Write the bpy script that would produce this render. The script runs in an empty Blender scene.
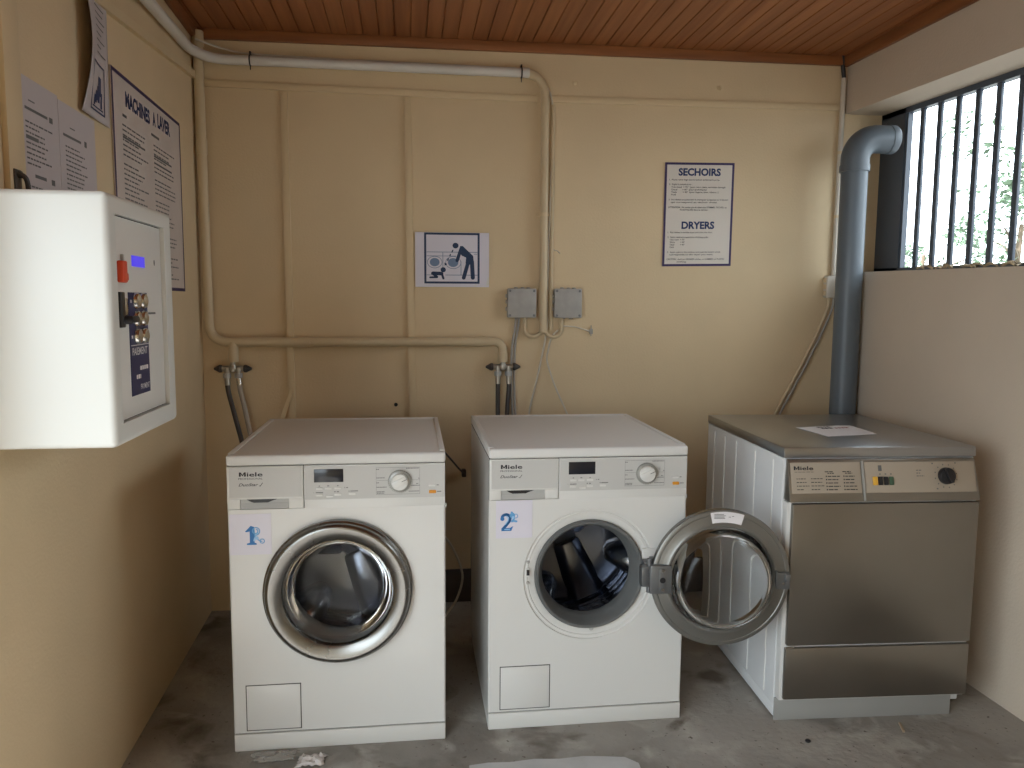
import bpy, bmesh, math, random
from mathutils import Vector, Matrix
random.seed(7)
SC = bpy.context.scene
PI = math.pi

# ------------------------------------------------------------------ camera
CAM = (0.808, -3.2146, 1.2657); YAW, PITCH, ROLL, FPX = 0.13384, 0.10244, 0.00751, 774.75
def cam_axes():
    cy, sy, cp, sp = math.cos(YAW), math.sin(YAW), math.cos(PITCH), math.sin(PITCH)
    f = Vector((sy*cp, cy*cp, -sp)); r = Vector((cy, -sy, 0)); u = r.cross(f)
    cr, sr = math.cos(ROLL), math.sin(ROLL)
    return r*cr+u*sr, u*cr-r*sr, f
cd = bpy.data.cameras.new('camera'); cam = bpy.data.objects.new('camera', cd)
SC.collection.objects.link(cam); SC.camera = cam
r_, u_, f_ = cam_axes()
cam.matrix_world = Matrix(((r_.x, u_.x, -f_.x, CAM[0]), (r_.y, u_.y, -f_.y, CAM[1]), (r_.z, u_.z, -f_.z, CAM[2]), (0, 0, 0, 1)))
cd.sensor_fit = 'HORIZONTAL'; cd.sensor_width = 36.0; cd.lens = FPX*36.0/1024; cd.clip_start = 0.02

# ------------------------------------------------------------------ light
SC.view_settings.view_transform = 'Standard'; SC.view_settings.look = 'None'
SC.view_settings.gamma = 1.0; SC.view_settings.use_curve_mapping = False
SC.view_settings.exposure = 0.0
SC.cycles.use_denoising = True
SC.cycles.max_bounces = 14; SC.cycles.diffuse_bounces = 7; SC.cycles.glossy_bounces = 6
SC.cycles.transmission_bounces = 12; SC.cycles.transparent_max_bounces = 12
SC.cycles.sample_clamp_indirect = 6.0
W = bpy.data.worlds.new('sky'); SC.world = W; W.use_nodes = True
bg = W.node_tree.nodes['Background']; bg.inputs[0].default_value = (0.84, 0.95, 1.02, 1); bg.inputs[1].default_value = 6.4
def add_light(name, kind, loc, direction, energy, **kw):
    d = bpy.data.lights.new(name, kind); d.energy = energy
    for k, v in kw.items(): setattr(d, k, v)
    o = bpy.data.objects.new(name, d); SC.collection.objects.link(o); o.location = loc
    o.rotation_euler = Vector(direction).to_track_quat('-Z', 'Y').to_euler(); return o
sun = add_light('sun', 'SUN', (-6, -6, 9), (0.45, 0.22, -0.85), 20.0, color=(0.97, 0.985, 1.0)); sun.data.angle = 0.01
pl_ = add_light('side_portal', 'AREA', (-0.03, -2.93, 1.0), (1, 0, 0), 1.0, shape='RECTANGLE', size=1.94, size_y=2.0)
pl_.data.cycles.is_portal = True
pw = add_light('window_portal', 'AREA', (2.93, -0.84, 1.74), (-1, 0, 0), 1.0, shape='RECTANGLE', size=1.6, size_y=0.7)
pw.data.cycles.is_portal = True

# ------------------------------------------------------------------ helpers
COL = SC.collection
class MB:
    """collects shapes, links them as one mesh object"""
    def __init__(s): s.bm = bmesh.new()
    def _merge(s, b, M=None):
        if M is not None: bmesh.ops.transform(b, matrix=M, verts=b.verts)
        m = bpy.data.meshes.new('tmp'); b.to_mesh(m); b.free(); s.bm.from_mesh(m); bpy.data.meshes.remove(m)
    def box(s, x0, x1, y0, y1, z0, z1, bev=0.0, seg=2, M=None):
        b = bmesh.new(); bmesh.ops.create_cube(b, size=1)
        for v in b.verts:
            v.co = Vector((x0 if v.co.x < 0 else x1, y0 if v.co.y < 0 else y1, z0 if v.co.z < 0 else z1))
        if bev: bmesh.ops.bevel(b, geom=list(b.edges), offset=bev, segments=seg, affect='EDGES', profile=0.5)
        s._merge(b, M); return s
    def poly(s, pts, faces, M=None):
        b = bmesh.new(); vs = [b.verts.new(p) for p in pts]
        for f in faces: b.faces.new([vs[i] for i in f])
        s._merge(b, M); return s
    def hexa(s, p8, bev=0.0, M=None):
        """8 corners: bottom 4 (ccw) then top 4"""
        b = bmesh.new(); vs = [b.verts.new(p) for p in p8]
        for f in ((3, 2, 1, 0), (4, 5, 6, 7), (0, 1, 5, 4), (1, 2, 6, 5), (2, 3, 7, 6), (3, 0, 4, 7)): b.faces.new([vs[i] for i in f])
        if bev: bmesh.ops.bevel(b, geom=list(b.edges), offset=bev, segments=2, affect='EDGES', profile=0.5)
        s._merge(b, M); return s
    def lathe(s, prof, M=None, seg=64, a0=0.0, a1=2*PI):
        """profile (r, h) about local z"""
        b = bmesh.new(); full = abs(a1-a0-2*PI) < 1e-6; n = seg if full else seg+1; rings = []
        for r, h in prof:
            if r < 1e-6: rings.append([b.verts.new((0, 0, h))])
            else: rings.append([b.verts.new((r*math.cos(a0+(a1-a0)*i/seg), r*math.sin(a0+(a1-a0)*i/seg), h)) for i in range(n)])
        for A, B in zip(rings[:-1], rings[1:]):
            for i in range(seg):
                j = (i+1) % n
                if len(A) == 1 and len(B) == 1: continue
                if len(A) == 1: b.faces.new((A[0], B[j], B[i]))
                elif len(B) == 1: b.faces.new((A[i], A[j], B[0]))
                else: b.faces.new((A[i], A[j], B[j], B[i]))
        s._merge(b, M); return s
    def cyl(s, p, q, r, r2=None, seg=24):
        p, q = Vector(p), Vector(q); L = (q-p).length; r2 = r if r2 is None else r2
        M = Matrix.Translation(p) @ (q-p).to_track_quat('Z', 'Y').to_matrix().to_4x4()
        return s.lathe([(0, 0), (r, 0), (r2, L), (0, L)], M, seg)
    def tube(s, pts, r, seg=12, fillet=0.0, cap=True):
        P = [Vector(p) for p in pts]
        if fillet: P = fil(P, fillet)
        b = bmesh.new(); rings = []; t0 = (P[1]-P[0]).normalized()
        up = Vector((0, 0, 1)) if abs(t0.z) < 0.9 else Vector((1, 0, 0))
        n = (up-t0*up.dot(t0)).normalized()
        for i, p in enumerate(P):
            t = (P[min(i+1, len(P)-1)]-P[max(i-1, 0)]).normalized()
            n = (n-t*n.dot(t)).normalized(); c = t.cross(n)
            rr = r(i/(len(P)-1)) if callable(r) else r
            rings.append([b.verts.new(p+(n*math.cos(2*PI*k/seg)+c*math.sin(2*PI*k/seg))*rr) for k in range(seg)])
        for A, B in zip(rings[:-1], rings[1:]):
            for k in range(seg): b.faces.new((A[k], A[(k+1) % seg], B[(k+1) % seg], B[k]))
        if cap: b.faces.new(rings[0][::-1]); b.faces.new(rings[-1])
        s._merge(b); return s
    def flat(s, M, x0, y0, x1, y1, h=0.0):
        return s.poly([(x0, y0, h), (x1, y0, h), (x1, y1, h), (x0, y1, h)], [(0, 1, 2, 3)], M)
    def flatpoly(s, M, pts, h=0.0):
        return s.poly([(x, y, h) for x, y in pts], [tuple(range(len(pts)))], M)
    def disc(s, M, cx, cy, rx, ry=None, h=0.0, seg=28):
        ry = rx if ry is None else ry
        return s.flatpoly(M, [(cx+rx*math.cos(2*PI*i/seg), cy+ry*math.sin(2*PI*i/seg)) for i in range(seg)], h)
    def frame2d(s, M, x0, y0, x1, y1, w, h=0.0):
        s.flat(M, x0, y0, x1, y0+w, h); s.flat(M, x0, y1-w, x1, y1, h); s.flat(M, x0, y0+w, x0+w, y1-w, h); s.flat(M, x1-w, y0+w, x1, y1-w, h); return s
    def stroke(s, M, pts, w, h=0.0, caps=True):
        P = [Vector((x, y)) for x, y in pts]
        for a, b in zip(P[:-1], P[1:]):
            d = (b-a).normalized(); n = Vector((-d.y, d.x))*w/2
            s.flatpoly(M, [tuple(a-n), tuple(b-n), tuple(b+n), tuple(a+n)], h)
        if caps:
            for p in P: s.disc(M, p.x, p.y, w/2, h=h+1e-5, seg=14)
        return s
    def text(s, M, txt, x, y, size, h=0.0, sx=1.0, bold=0.0, shear=0.0, align='LEFT', width=None):
        c = bpy.data.curves.new('t', 'FONT'); c.body = txt; c.size = 1.0; c.offset = bold; c.shear = shear
        c.resolution_u = 3; c.align_x = 'LEFT'
        o = bpy.data.objects.new('t', c); COL.objects.link(o)
        me = bpy.data.meshes.new_from_object(o.evaluated_get(bpy.context.evaluated_depsgraph_get()))
        xs = [v.co.x for v in me.vertices] or [0]; w0 = max(xs)-min(xs)
        if width: sx = width/(w0*size)
        off = {'LEFT': 0, 'CENTER': -0.5, 'RIGHT': -1}[align]*w0*size*sx
        b = bmesh.new(); b.from_mesh(me)
        T = Matrix.Translation((x+off-min(xs)*size*sx, y, h)) @ Matrix.Diagonal((size*sx, size, size, 1))
        bmesh.ops.transform(b, matrix=T, verts=b.verts); s._merge(b, M)
        bpy.data.objects.remove(o); bpy.data.meshes.remove(me); bpy.data.curves.remove(c); return s
    def wordmark(s, M, x, y, h, w, z):
        mw = w*0.30; a = mw*0.20
        P = [(0, 0), (a*1.5, 0), (a*1.25, h*0.62), (mw*0.5-a*0.25, h*0.10), (mw*0.5+a*0.25, h*0.10), (mw-a*1.25, h*0.62), (mw-a*1.5, 0), (mw, 0), (mw-a*0.1, h), (mw-a*1.35, h), (mw*0.5, h*0.42), (a*1.35, h), (a*0.1, h)]
        s.flatpoly(M, [(x+px_, y+py_) for px_, py_ in P], z)
        return s.text(M, 'iele', x+mw*1.10, y, h/0.72, z, bold=0.02, width=w-mw*1.10)
    def build(s, name, mat, parent=None, smooth=35, **tags):
        me = bpy.data.meshes.new(name); bmesh.ops.recalc_face_normals(s.bm, faces=s.bm.faces) if tags.pop('fixn', False) else None
        s.bm.to_mesh(me); s.bm.free(); me.materials.append(mat)
        if smooth:
            me.polygons.foreach_set('use_smooth', [True]*len(me.polygons)); me.set_sharp_from_angle(angle=math.radians(smooth))
        o = bpy.data.objects.new(name, me); COL.objects.link(o)
        if parent is not None: o.parent = parent
        for k, v in tags.items(): o[k] = v
        return o
def fil(P, r, n=8):
    out = [P[0]]
    for a, b, c in zip(P[:-2], P[1:-1], P[2:]):
        d1, d2 = (a-b), (c-b); rr = min(r, d1.length*0.49, d2.length*0.49)
        p, q = b+d1.normalized()*rr, b+d2.normalized()*rr
        for i in range(n+1):
            t = i/n; out.append(p*(1-t)**2+b*2*t*(1-t)+q*t*t)
    out.append(P[-1]); return out
def spline(P, n=8):
    P = [Vector(p) for p in P]; Q = [P[0]*2-P[1]]+P+[P[-1]*2-P[-2]]; out = []
    for i in range(1, len(Q)-2):
        for k in range(n):
            t = k/n; a, b, c, d = Q[i-1:i+3]
            out.append(0.5*((2*b)+(c-a)*t+(2*a-5*b+4*c-d)*t*t+(3*b-a-3*c+d)*t**3))
    out.append(P[-1]); return out
def empty(name, loc=(0, 0, 0), rz=0.0, **tags):
    o = bpy.data.objects.new(name, None); COL.objects.link(o); o.location = loc; o.rotation_euler = (0, 0, rz)
    o.empty_display_size = 0.1
    for k, v in tags.items(): o[k] = v
    return o
def frm(o, right, up):
    r, u = Vector(right).normalized(), Vector(up).normalized(); n = r.cross(u)
    return Matrix(((r.x, u.x, n.x, o[0]), (r.y, u.y, n.y, o[1]), (r.z, u.z, n.z, o[2]), (0, 0, 0, 1)))
def copy_tree(o, parent=None):
    c = o.copy(); COL.objects.link(c)
    if parent is not None: c.parent = parent
    for ch in list(o.children): copy_tree(ch, c)
    return c
LOCY = Matrix(((1, 0, 0, 0), (0, 0, 1, 0), (0, 1, 0, 0), (0, 0, 0, 1)))       # lathe z -> local +y
def at(x, y, z): return Matrix.Translation((x, y, z))

# ------------------------------------------------------------------ materials
def mat(name, col, rough=0.5, metal=0.0, var=0.0, vscale=6.0, stretch=(1, 1, 1), bump=0.0, bscale=80.0, bstretch=(1, 1, 1), rvar=0.0, trans=0.0, ior=1.45, emit=None, estr=0.0, coat=0.0, col2=None, spec=None, alpha=1.0):
    m = bpy.data.materials.new(name); m.use_nodes = True; nt = m.node_tree; N = nt.nodes; L = nt.links
    b = N['Principled BSDF']; b.inputs['Base Color'].default_value = (*col, 1); b.inputs['Roughness'].default_value = rough
    b.inputs['Metallic'].default_value = metal; b.inputs['Transmission Weight'].default_value = trans; b.inputs['IOR'].default_value = ior
    b.inputs['Coat Weight'].default_value = coat; b.inputs['Alpha'].default_value = alpha
    if spec is not None: b.inputs['Specular IOR Level'].default_value = spec
    if emit: b.inputs['Emission Color'].default_value = (*emit, 1); b.inputs['Emission Strength'].default_value = estr
    tc = N.new('ShaderNodeTexCoord')
    def noise(sc, st, det=4):
        mp = N.new('ShaderNodeMapping'); mp.inputs['Scale'].default_value = st; L.new(tc.outputs['Object'], mp.inputs[0])
        n = N.new('ShaderNodeTexNoise'); n.inputs['Scale'].default_value = sc; n.inputs['Detail'].default_value = det; L.new(mp.outputs[0], n.inputs[0]); return n
    if var:
        n = noise(vscale, stretch); cr = N.new('ShaderNodeValToRGB'); c2 = col2 or tuple(c*(1-var) for c in col)
        cr.color_ramp.elements[0].position = 0.35; cr.color_ramp.elements[1].position = 0.65
        cr.color_ramp.elements[0].color = (*c2, 1); cr.color_ramp.elements[1].color = (*col, 1)
        L.new(n.outputs[0], cr.inputs[0]); L.new(cr.outputs[0], b.inputs['Base Color'])
    if rvar:
        n = noise(vscale, stretch); mr = N.new('ShaderNodeMapRange'); mr.inputs[3].default_value = rough-rvar; mr.inputs[4].default_value = rough+rvar
        L.new(n.outputs[0], mr.inputs[0]); L.new(mr.outputs[0], b.inputs['Roughness'])
    if bump:
        n = noise(bscale, bstretch, 6); bp = N.new('ShaderNodeBump'); bp.inputs['Strength'].default_value = bump; bp.inputs['Distance'].default_value = 0.01
        L.new(n.outputs[0], bp.inputs['Height']); L.new(bp.outputs[0], b.inputs['Normal'])
    return m
WALL = mat('cream_wall_paint', (0.66, 0.52, 0.33), 0.7, var=0.06, vscale=3, bump=0.12, bscale=120)
WALLR = mat('wall_paint_window_glare', (0.56, 0.475, 0.38), 0.75, var=0.05, vscale=3, bump=0.15, bscale=110)  # cream paint shifted in colour to stand in for window glare
PIPEP = mat('cream_pipe_paint', (0.60, 0.485, 0.315), 0.45, var=0.05, vscale=9)
BATT = mat('cream_batten_paint', (0.64, 0.51, 0.32), 0.55)
WPIPE = mat('white_pvc', (0.68, 0.66, 0.62), 0.4, var=0.06, vscale=8)
SKIRT = mat('dark_skirting', (0.10, 0.08, 0.07), 0.7)
WHITE = mat('white_enamel', (0.66, 0.655, 0.635), 0.28, coat=0.2)
WHITEP = mat('white_plastic', (0.65, 0.645, 0.62), 0.4)
LIDW = mat('lid_white', (0.66, 0.655, 0.64), 0.45, spec=0.3)
FASC = mat('fascia_grey', (0.52, 0.515, 0.50), 0.45)
LGREY = mat('light_grey_plastic', (0.42, 0.42, 0.41), 0.4)
DGAP = mat('dark_gap', (0.05, 0.048, 0.045), 0.8)
BLACK = mat('black_plastic', (0.015, 0.015, 0.018), 0.35)
SCREEN = mat('dark_screen', (0.012, 0.013, 0.02), 0.15)
INK = mat('black_ink', (0.02, 0.02, 0.025), 0.6)
GINK = mat('grey_ink', (0.14, 0.14, 0.14), 0.6)
BINK = mat('navy_ink', (0.012, 0.03, 0.11), 0.55)
PBORD = mat('purple_navy_ink', (0.035, 0.02, 0.09), 0.5)
PICTO = mat('picto_blue', (0.012, 0.035, 0.095), 0.5)
PICTOL = mat('picto_light_blue', (0.16, 0.23, 0.36), 0.5)
BLUE1 = mat('numeral_blue', (0.03, 0.17, 0.45), 0.5)
BLUE2 = mat('ornament_blue', (0.13, 0.36, 0.65), 0.5)
BLUE3 = mat('pale_blue', (0.32, 0.55, 0.80), 0.5)
PAPER = mat('paper_white', (0.74, 0.72, 0.74), 0.35, var=0.03, vscale=15)
PAPERL = mat('paper_lilac', (0.66, 0.64, 0.72), 0.28)
SHEETP = mat('sheet_paper', (0.52, 0.475, 0.49), 0.5)
PAPERO = mat('paper_dull', (0.58, 0.51, 0.47), 0.6, var=0.05, vscale=10)
CHROME = mat('chrome', (0.58, 0.56, 0.53), 0.14, 1.0)
RING = mat('door_ring_chrome', (0.22, 0.215, 0.205), 0.27, 1.0, rvar=0.03, vscale=9)
DOORIN = mat('door_inner_grey', (0.20, 0.195, 0.18), 0.38, 0.6, rvar=0.06, vscale=20)
RUBBER = mat('grey_rubber', (0.12, 0.125, 0.125), 0.5)
GLASS = mat('door_glass', (0.98, 0.99, 0.99), 0.0, trans=1.0, ior=1.2)
HINGE = mat('dark_metal', (0.17, 0.175, 0.18), 0.4, 0.6)
STEEL = mat('brushed_steel', (0.30, 0.28, 0.255), 0.38, 1.0, var=0.10, vscale=4, stretch=(1, 1, 1), rvar=0.05, bump=0.03, bscale=60, bstretch=(1, 30, 40))
STEELT = mat('steel_lid', (0.38, 0.385, 0.40), 0.3, 1.0)
STEELP = mat('plinth_grey', (0.36, 0.36, 0.345), 0.55, 0.3)
DPLATE = mat('panel_cream', (0.37, 0.315, 0.25), 0.5)
DSIDE = mat('dryer_side_white', (0.66, 0.67, 0.68), 0.35)
YEL = mat('yellow_switch', (0.75, 0.42, 0.06), 0.4)
GRN = mat('green_switch', (0.05, 0.10, 0.06), 0.4)
ORNG = mat('orange_button', (0.70, 0.30, 0.03), 0.4)
BOXW = mat('box_white', (0.66, 0.665, 0.64), 0.35)
BOXD = mat('box_door_white', (0.70, 0.69, 0.66), 0.4)
LCD = mat('lcd_blue', (0.03, 0.02, 0.5), 0.3, emit=(0.10, 0.07, 1.0), estr=0.6)
RED = mat('red_plastic', (0.70, 0.07, 0.02), 0.4)
KPAD = mat('keypad_navy', (0.018, 0.022, 0.09), 0.4)
JBOX = mat('junction_grey', (0.40, 0.385, 0.36), 0.5, var=0.12, vscale=25)
DUCT = mat('duct_grey', (0.115, 0.14, 0.165), 0.4, var=0.08, vscale=6)
BRASS = mat('valve_metal', (0.42, 0.39, 0.34), 0.35, 0.9)
HOSEB = mat('dark_hose', (0.06, 0.05, 0.045), 0.45)
HOSEL = mat('grey_hose', (0.36, 0.32, 0.27), 0.45)
CORDW = mat('white_cord', (0.60, 0.55, 0.47), 0.5)
CORDG = mat('grey_cord', (0.36, 0.34, 0.31), 0.5)
GRILLE = mat('hazed_grille', (0.06, 0.075, 0.10), 0.4)  # bluish lens haze put into the bar colour
LEAFD = mat('dry_leaf', (0.35, 0.27, 0.17), 0.8, var=0.4, vscale=40)
LEAF = mat('green_leaf', (0.13, 0.20, 0.12), 0.5, var=0.5, vscale=3)
BARK = mat('bark', (0.12, 0.09, 0.06), 0.9, bump=0.5, bscale=30)
GROUND = mat('dimmed_paving', (0.17, 0.165, 0.155), 0.9, var=0.25, vscale=1.5)  # darkened to cut light bounced onto ceiling and upper walls
SCRAP = mat('scrap_plastic', (0.60, 0.56, 0.54), 0.35)
CARD = mat('pale_card', (0.50, 0.50, 0.50), 0.7, var=0.15, vscale=9)
def wood(name, c1, c2):
    m = mat(name, c1, 0.42, var=0.3, vscale=2.2, stretch=(14, 0.7, 14), col2=c2); return m
CEILW = wood('pine_boards', (0.34, 0.132, 0.048), (0.23, 0.076, 0.025))
CORN = mat('pine_cornice', (0.30, 0.115, 0.04), 0.5, var=0.3, vscale=3, stretch=(0.7, 0.7, 10), col2=(0.21, 0.075, 0.025))
def concrete():
    m = mat('concrete', (0.30, 0.28, 0.25), 0.8, bump=0.25, bscale=45); nt = m.node_tree; N = nt.nodes; L = nt.links; b = N['Principled BSDF']
    tc = N.new('ShaderNodeTexCoord')
    def nz(sc, d, lo, hi, dist=0.0):
        n = N.new('ShaderNodeTexNoise'); n.inputs['Scale'].default_value = sc; n.inputs['Detail'].default_value = d; n.inputs['Distortion'].default_value = dist
        L.new(tc.outputs['Object'], n.inputs[0]); r = N.new('ShaderNodeMapRange'); r.inputs[1].default_value = lo; r.inputs[2].default_value = hi; L.new(n.outputs[0], r.inputs[0]); return r
    def mix(fac, a, bcol):
        x = N.new('ShaderNodeMix'); x.data_type = 'RGBA'; L.new(fac.outputs[0], x.inputs[0])
        if isinstance(a, tuple): x.inputs[6].default_value = (*a, 1)
        else: L.new(a.outputs[2], x.inputs[6])
        x.inputs[7].default_value = (*bcol, 1); return x
    a = mix(nz(2.3, 8, 0.4, 0.68), (0.34, 0.32, 0.29), (0.20, 0.185, 0.165))
    a = mix(nz(7.0, 10, 0.52, 0.70, 0.6), a, (0.40, 0.38, 0.345))
    a = mix(nz(4.6, 9, 0.55, 0.66, 0.5), a, (0.12, 0.10, 0.08))
    a = mix(nz(60.0, 3, 0.66, 0.72), a, (0.12, 0.10, 0.085))
    L.new(a.outputs[2], b.inputs['Base Color']); return m
CONC = concrete()
def drum_mat():
    m = mat('drum_steel', (0.45, 0.50, 0.60), 0.2, 1.0); nt = m.node_tree; N = nt.nodes; L = nt.links; b = N['Principled BSDF']
    tc = N.new('ShaderNodeTexCoord'); v = N.new('ShaderNodeTexVoronoi'); v.inputs['Scale'].default_value = 55.0; v.inputs['Randomness'].default_value = 0.5
    L.new(tc.outputs['Object'], v.inputs[0]); w = N.new('ShaderNodeTexWave'); w.bands_direction = 'Y'; w.inputs['Scale'].default_value = 9.0; w.inputs['Distortion'].default_value = 1.5
    L.new(tc.outputs['Object'], w.inputs[0]); ad = N.new('ShaderNodeMath'); ad.operation = 'ADD'; L.new(v.outputs['Distance'], ad.inputs[0]); L.new(w.outputs['Fac'], ad.inputs[1])
    bp = N.new('ShaderNodeBump'); bp.inputs['Strength'].default_value = 0.4; bp.inputs['Distance'].default_value = 0.006
    L.new(ad.outputs[0], bp.inputs['Height']); L.new(bp.outputs[0], b.inputs['Normal']); return m
DRUM = drum_mat()
DRUMB = mat('darkened_drum_steel', (0.15, 0.16, 0.19), 0.28, 1.0)  # steel darkened in colour to stand in for dim reflections
PADDLE = mat('paddle_steel', (0.55, 0.56, 0.58), 0.22, 1.0)

# ------------------------------------------------------------------ the setting
XR, YF, YL, XO, LY = 2.679, -3.9, -1.96, 0.05, -0.02323         # right wall, unseen front and openings shaped for the light, tilt of the left wall
X2 = XR+0.20                                # outer face of the right wall
def zt(x): return 2.263+0.0088*x            # underside of the cornice at the back wall
def ztop(x): return zt(x)+0.038
def setting(name, mb, m, label=None, **k):
    o = mb.build(name, m, kind='structure', **k)
    if label: o['label'] = label
    return o
setting('floor', MB().box(-0.25, X2, YF, 0.12, -0.12, 0.0), CONC, 'stained grey concrete floor', smooth=0)
setting('ground', MB().box(-25, 25, -25, 25, -0.30, -0.13), GROUND, 'paving outside, darkened to cut bounced light', smooth=0)
setting('wall_back', MB().box(-0.25, X2, 0.0, 0.12, -0.12, 2.42), WALL, 'cream painted back wall', smooth=0)
xl = lambda y: LY*y
setting('wall_left', MB().hexa([(xl(YL)-0.12, YL, -0.12), (xl(YL), YL, -0.12), (0, 0, -0.12), (-0.12, 0, -0.12),
                                (xl(YL)-0.12, YL, 2.42), (xl(YL), YL, 2.42), (0, 0, 2.42), (-0.12, 0, 2.42)]), WALL, 'cream painted left wall', smooth=0)
setting('added_eave', MB().box(X2, XR+0.45, YF-0.12, 0.6, 2.40, 2.46), CORN, 'roof eave above the barred window', smooth=0)  # added outside to block light above the window
setting('wall_front_added', MB().box(XO, X2, YF-0.12, YF, -0.12, 2.42).box(-0.17, XO, YF-0.12, YF, 1.95, 2.42).box(-0.17, -0.02, YF, YL, 1.95, 2.42), WALL, 'unseen front wall and lintels added to shape the daylight', smooth=0)  # added out of view: wall and lintels keep light off the left and top
YO = -1.75                                   # near end of the window opening
sill = lambda y: 1.414+0.019*y
lint = lambda y: 2.090+0.0305*y
wr = MB()
wr.hexa([(XR, YO, -0.12), (X2, YO, -0.12), (X2, 0, -0.12), (XR, 0, -0.12), (XR, YO, sill(YO)), (X2, YO, sill(YO)), (X2, 0, sill(0)), (XR, 0, sill(0))])
wr.hexa([(XR, YO, lint(YO)), (X2, YO, lint(YO)), (X2, 0, lint(0)), (XR, 0, lint(0)), (XR, YO, 2.42), (X2, YO, 2.42), (X2, 0, 2.42), (XR, 0, 2.42)])
wr.box(XR, X2, YF, YO, -0.12, 2.42)
setting('wall_right', wr, WALLR, 'cream painted right wall, window glare put in its colour, with a high barred opening', smooth=0)
# boarded ceiling with grooves between the boards
cb = MB(); bw = 0.0605; x = -0.14; pts = []
while x < X2:
    pts += [(x, 0.0), (x+bw-0.006, 0.0), (x+bw-0.004, 0.006), (x+bw-0.002, 0.006)]; x += bw
vs = [(px, 0.1, ztop(px)+pz) for px, pz in pts]+[(px, YF-0.12, ztop(px)+pz) for px, pz in pts]
n_ = len(pts); cb.poly(vs, [(i, i+1, n_+i+1, n_+i) for i in range(n_-1)])
cb.poly([(-0.14, 0.1, 2.42), (X2, 0.1, 2.42), (X2, YF-0.12, 2.42), (-0.14, YF-0.12, 2.42)], [(0, 1, 2, 3)])
setting('ceiling', cb, CEILW, 'stained pine board ceiling', smooth=0)
t = MB(); t.hexa([(0, -0.022, zt(0)), (XR, -0.022, zt(XR)), (XR, 0, zt(XR)), (0, 0, zt(0)), (0, -0.022, ztop(0)), (XR, -0.022, ztop(XR)), (XR, 0, ztop(XR)), (0, 0, ztop(0))], 0.003)
setting('trim_1', t, CORN, 'pine cornice along the back wall')
t = MB(); z0 = zt(XR)-0.002
t.hexa([(XR-0.02, YF, z0-0.07), (XR, YF, z0-0.07), (XR, 0, z0), (XR-0.02, 0, z0), (XR-0.02, YF, ztop(XR)), (XR, YF, ztop(XR)), (XR, 0, ztop(XR)), (XR-0.02, 0, ztop(XR))], 0.003)
setting('trim_2', t, CORN, 'pine cornice along the right wall')
t = MB(); t.hexa([(xl(YF), YF, zt(0)), (xl(YF)+0.022, YF, zt(0)), (0.022, 0, zt(0)), (0, 0, zt(0)), (xl(YF), YF, ztop(0)), (xl(YF)+0.022, YF, ztop(0)), (0.022, 0, ztop(0)), (0, 0, ztop(0))], 0.003)
setting('trim_3', t, CORN, 'pine cornice along the left wall')
def strip(n, x0, x1, z0, z1, h, label):      # flat painted rail, bottom z at each end
    m = MB(); m.hexa([(x0, -0.008, z0), (x1, -0.008, z1), (x1, 0, z1), (x0, 0, z0), (x0, -0.008, z0+h), (x1, -0.008, z1+h), (x1, 0, z1+h), (x0, 0, z0+h)], 0.0015)
    setting(n, m, BATT, label)
strip('trim_4', 0.036, 1.335, 2.090, 2.084, 0.026, 'cream rail across the back wall, left length')
strip('trim_5', 1.392, 2.661, 2.086, 2.103, 0.026, 'cream rail across the back wall, right length')
def batten(n, xt, xb, w, label):
    m = MB(); zt_, zb = 2.082, 0.15
    m.hexa([(xb, -0.012, zb), (xb+w, -0.012, zb), (xb+w, 0, zb), (xb, 0, zb), (xt, -0.012, zt_), (xt+w, -0.012, zt_), (xt+w, 0, zt_), (xt, 0, zt_)], 0.0015)
    for k in (-1, 1): m.cyl((xt+w*(0.5+0.3*k), -0.0135, zt_-0.006), (xt+w*(0.5+0.3*k), 0.0, zt_-0.006), 0.003, seg=8)
    setting(n, m, BATT, label)
batten('trim_6', 0.320, 0.330, 0.028, 'cream vertical batten left of centre')
batten('trim_7', 0.797, 0.820, 0.028, 'cream vertical batten beside the pictogram sign')
t = MB(); t.box(0.30, 2.55, -0.018, 0.0, 0.0, 0.14, 0.003)
setting('baseboard_back', t, SKIRT, 'dark baseboard behind the machines')
t = MB()
for (ya, yb) in ((-0.64, -0.035), (-1.94, -0.64)):
    za, zb = 2.126+0.095*ya-0.012, 2.126+0.095*yb-0.012
    t.hexa([(xl(ya), ya, za), (xl(ya)+0.016, ya, za), (xl(yb)+0.016, yb, zb), (xl(yb), yb, zb), (xl(ya), ya, za+0.026), (xl(ya)+0.016, ya, za+0.026), (xl(yb)+0.016, yb, zb+0.026), (xl(yb), yb, zb+0.026)])
setting('trim_8', t, BATT, 'cream rail along the left wall')
t = MB(); ya, yb = -1.568, -1.498
t.hexa([(xl(ya), ya, 1.1), (xl(ya)+0.012, ya, 1.1), (xl(yb)+0.012, yb, 1.1), (xl(yb), yb, 1.1), (xl(ya), ya, 2.26), (xl(ya)+0.012, ya, 2.26), (xl(yb)+0.012, yb, 2.26), (xl(yb), yb, 2.26)], 0.002)
setting('trim_9', t, BATT, 'cream batten on the left wall by the payment box')

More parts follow.
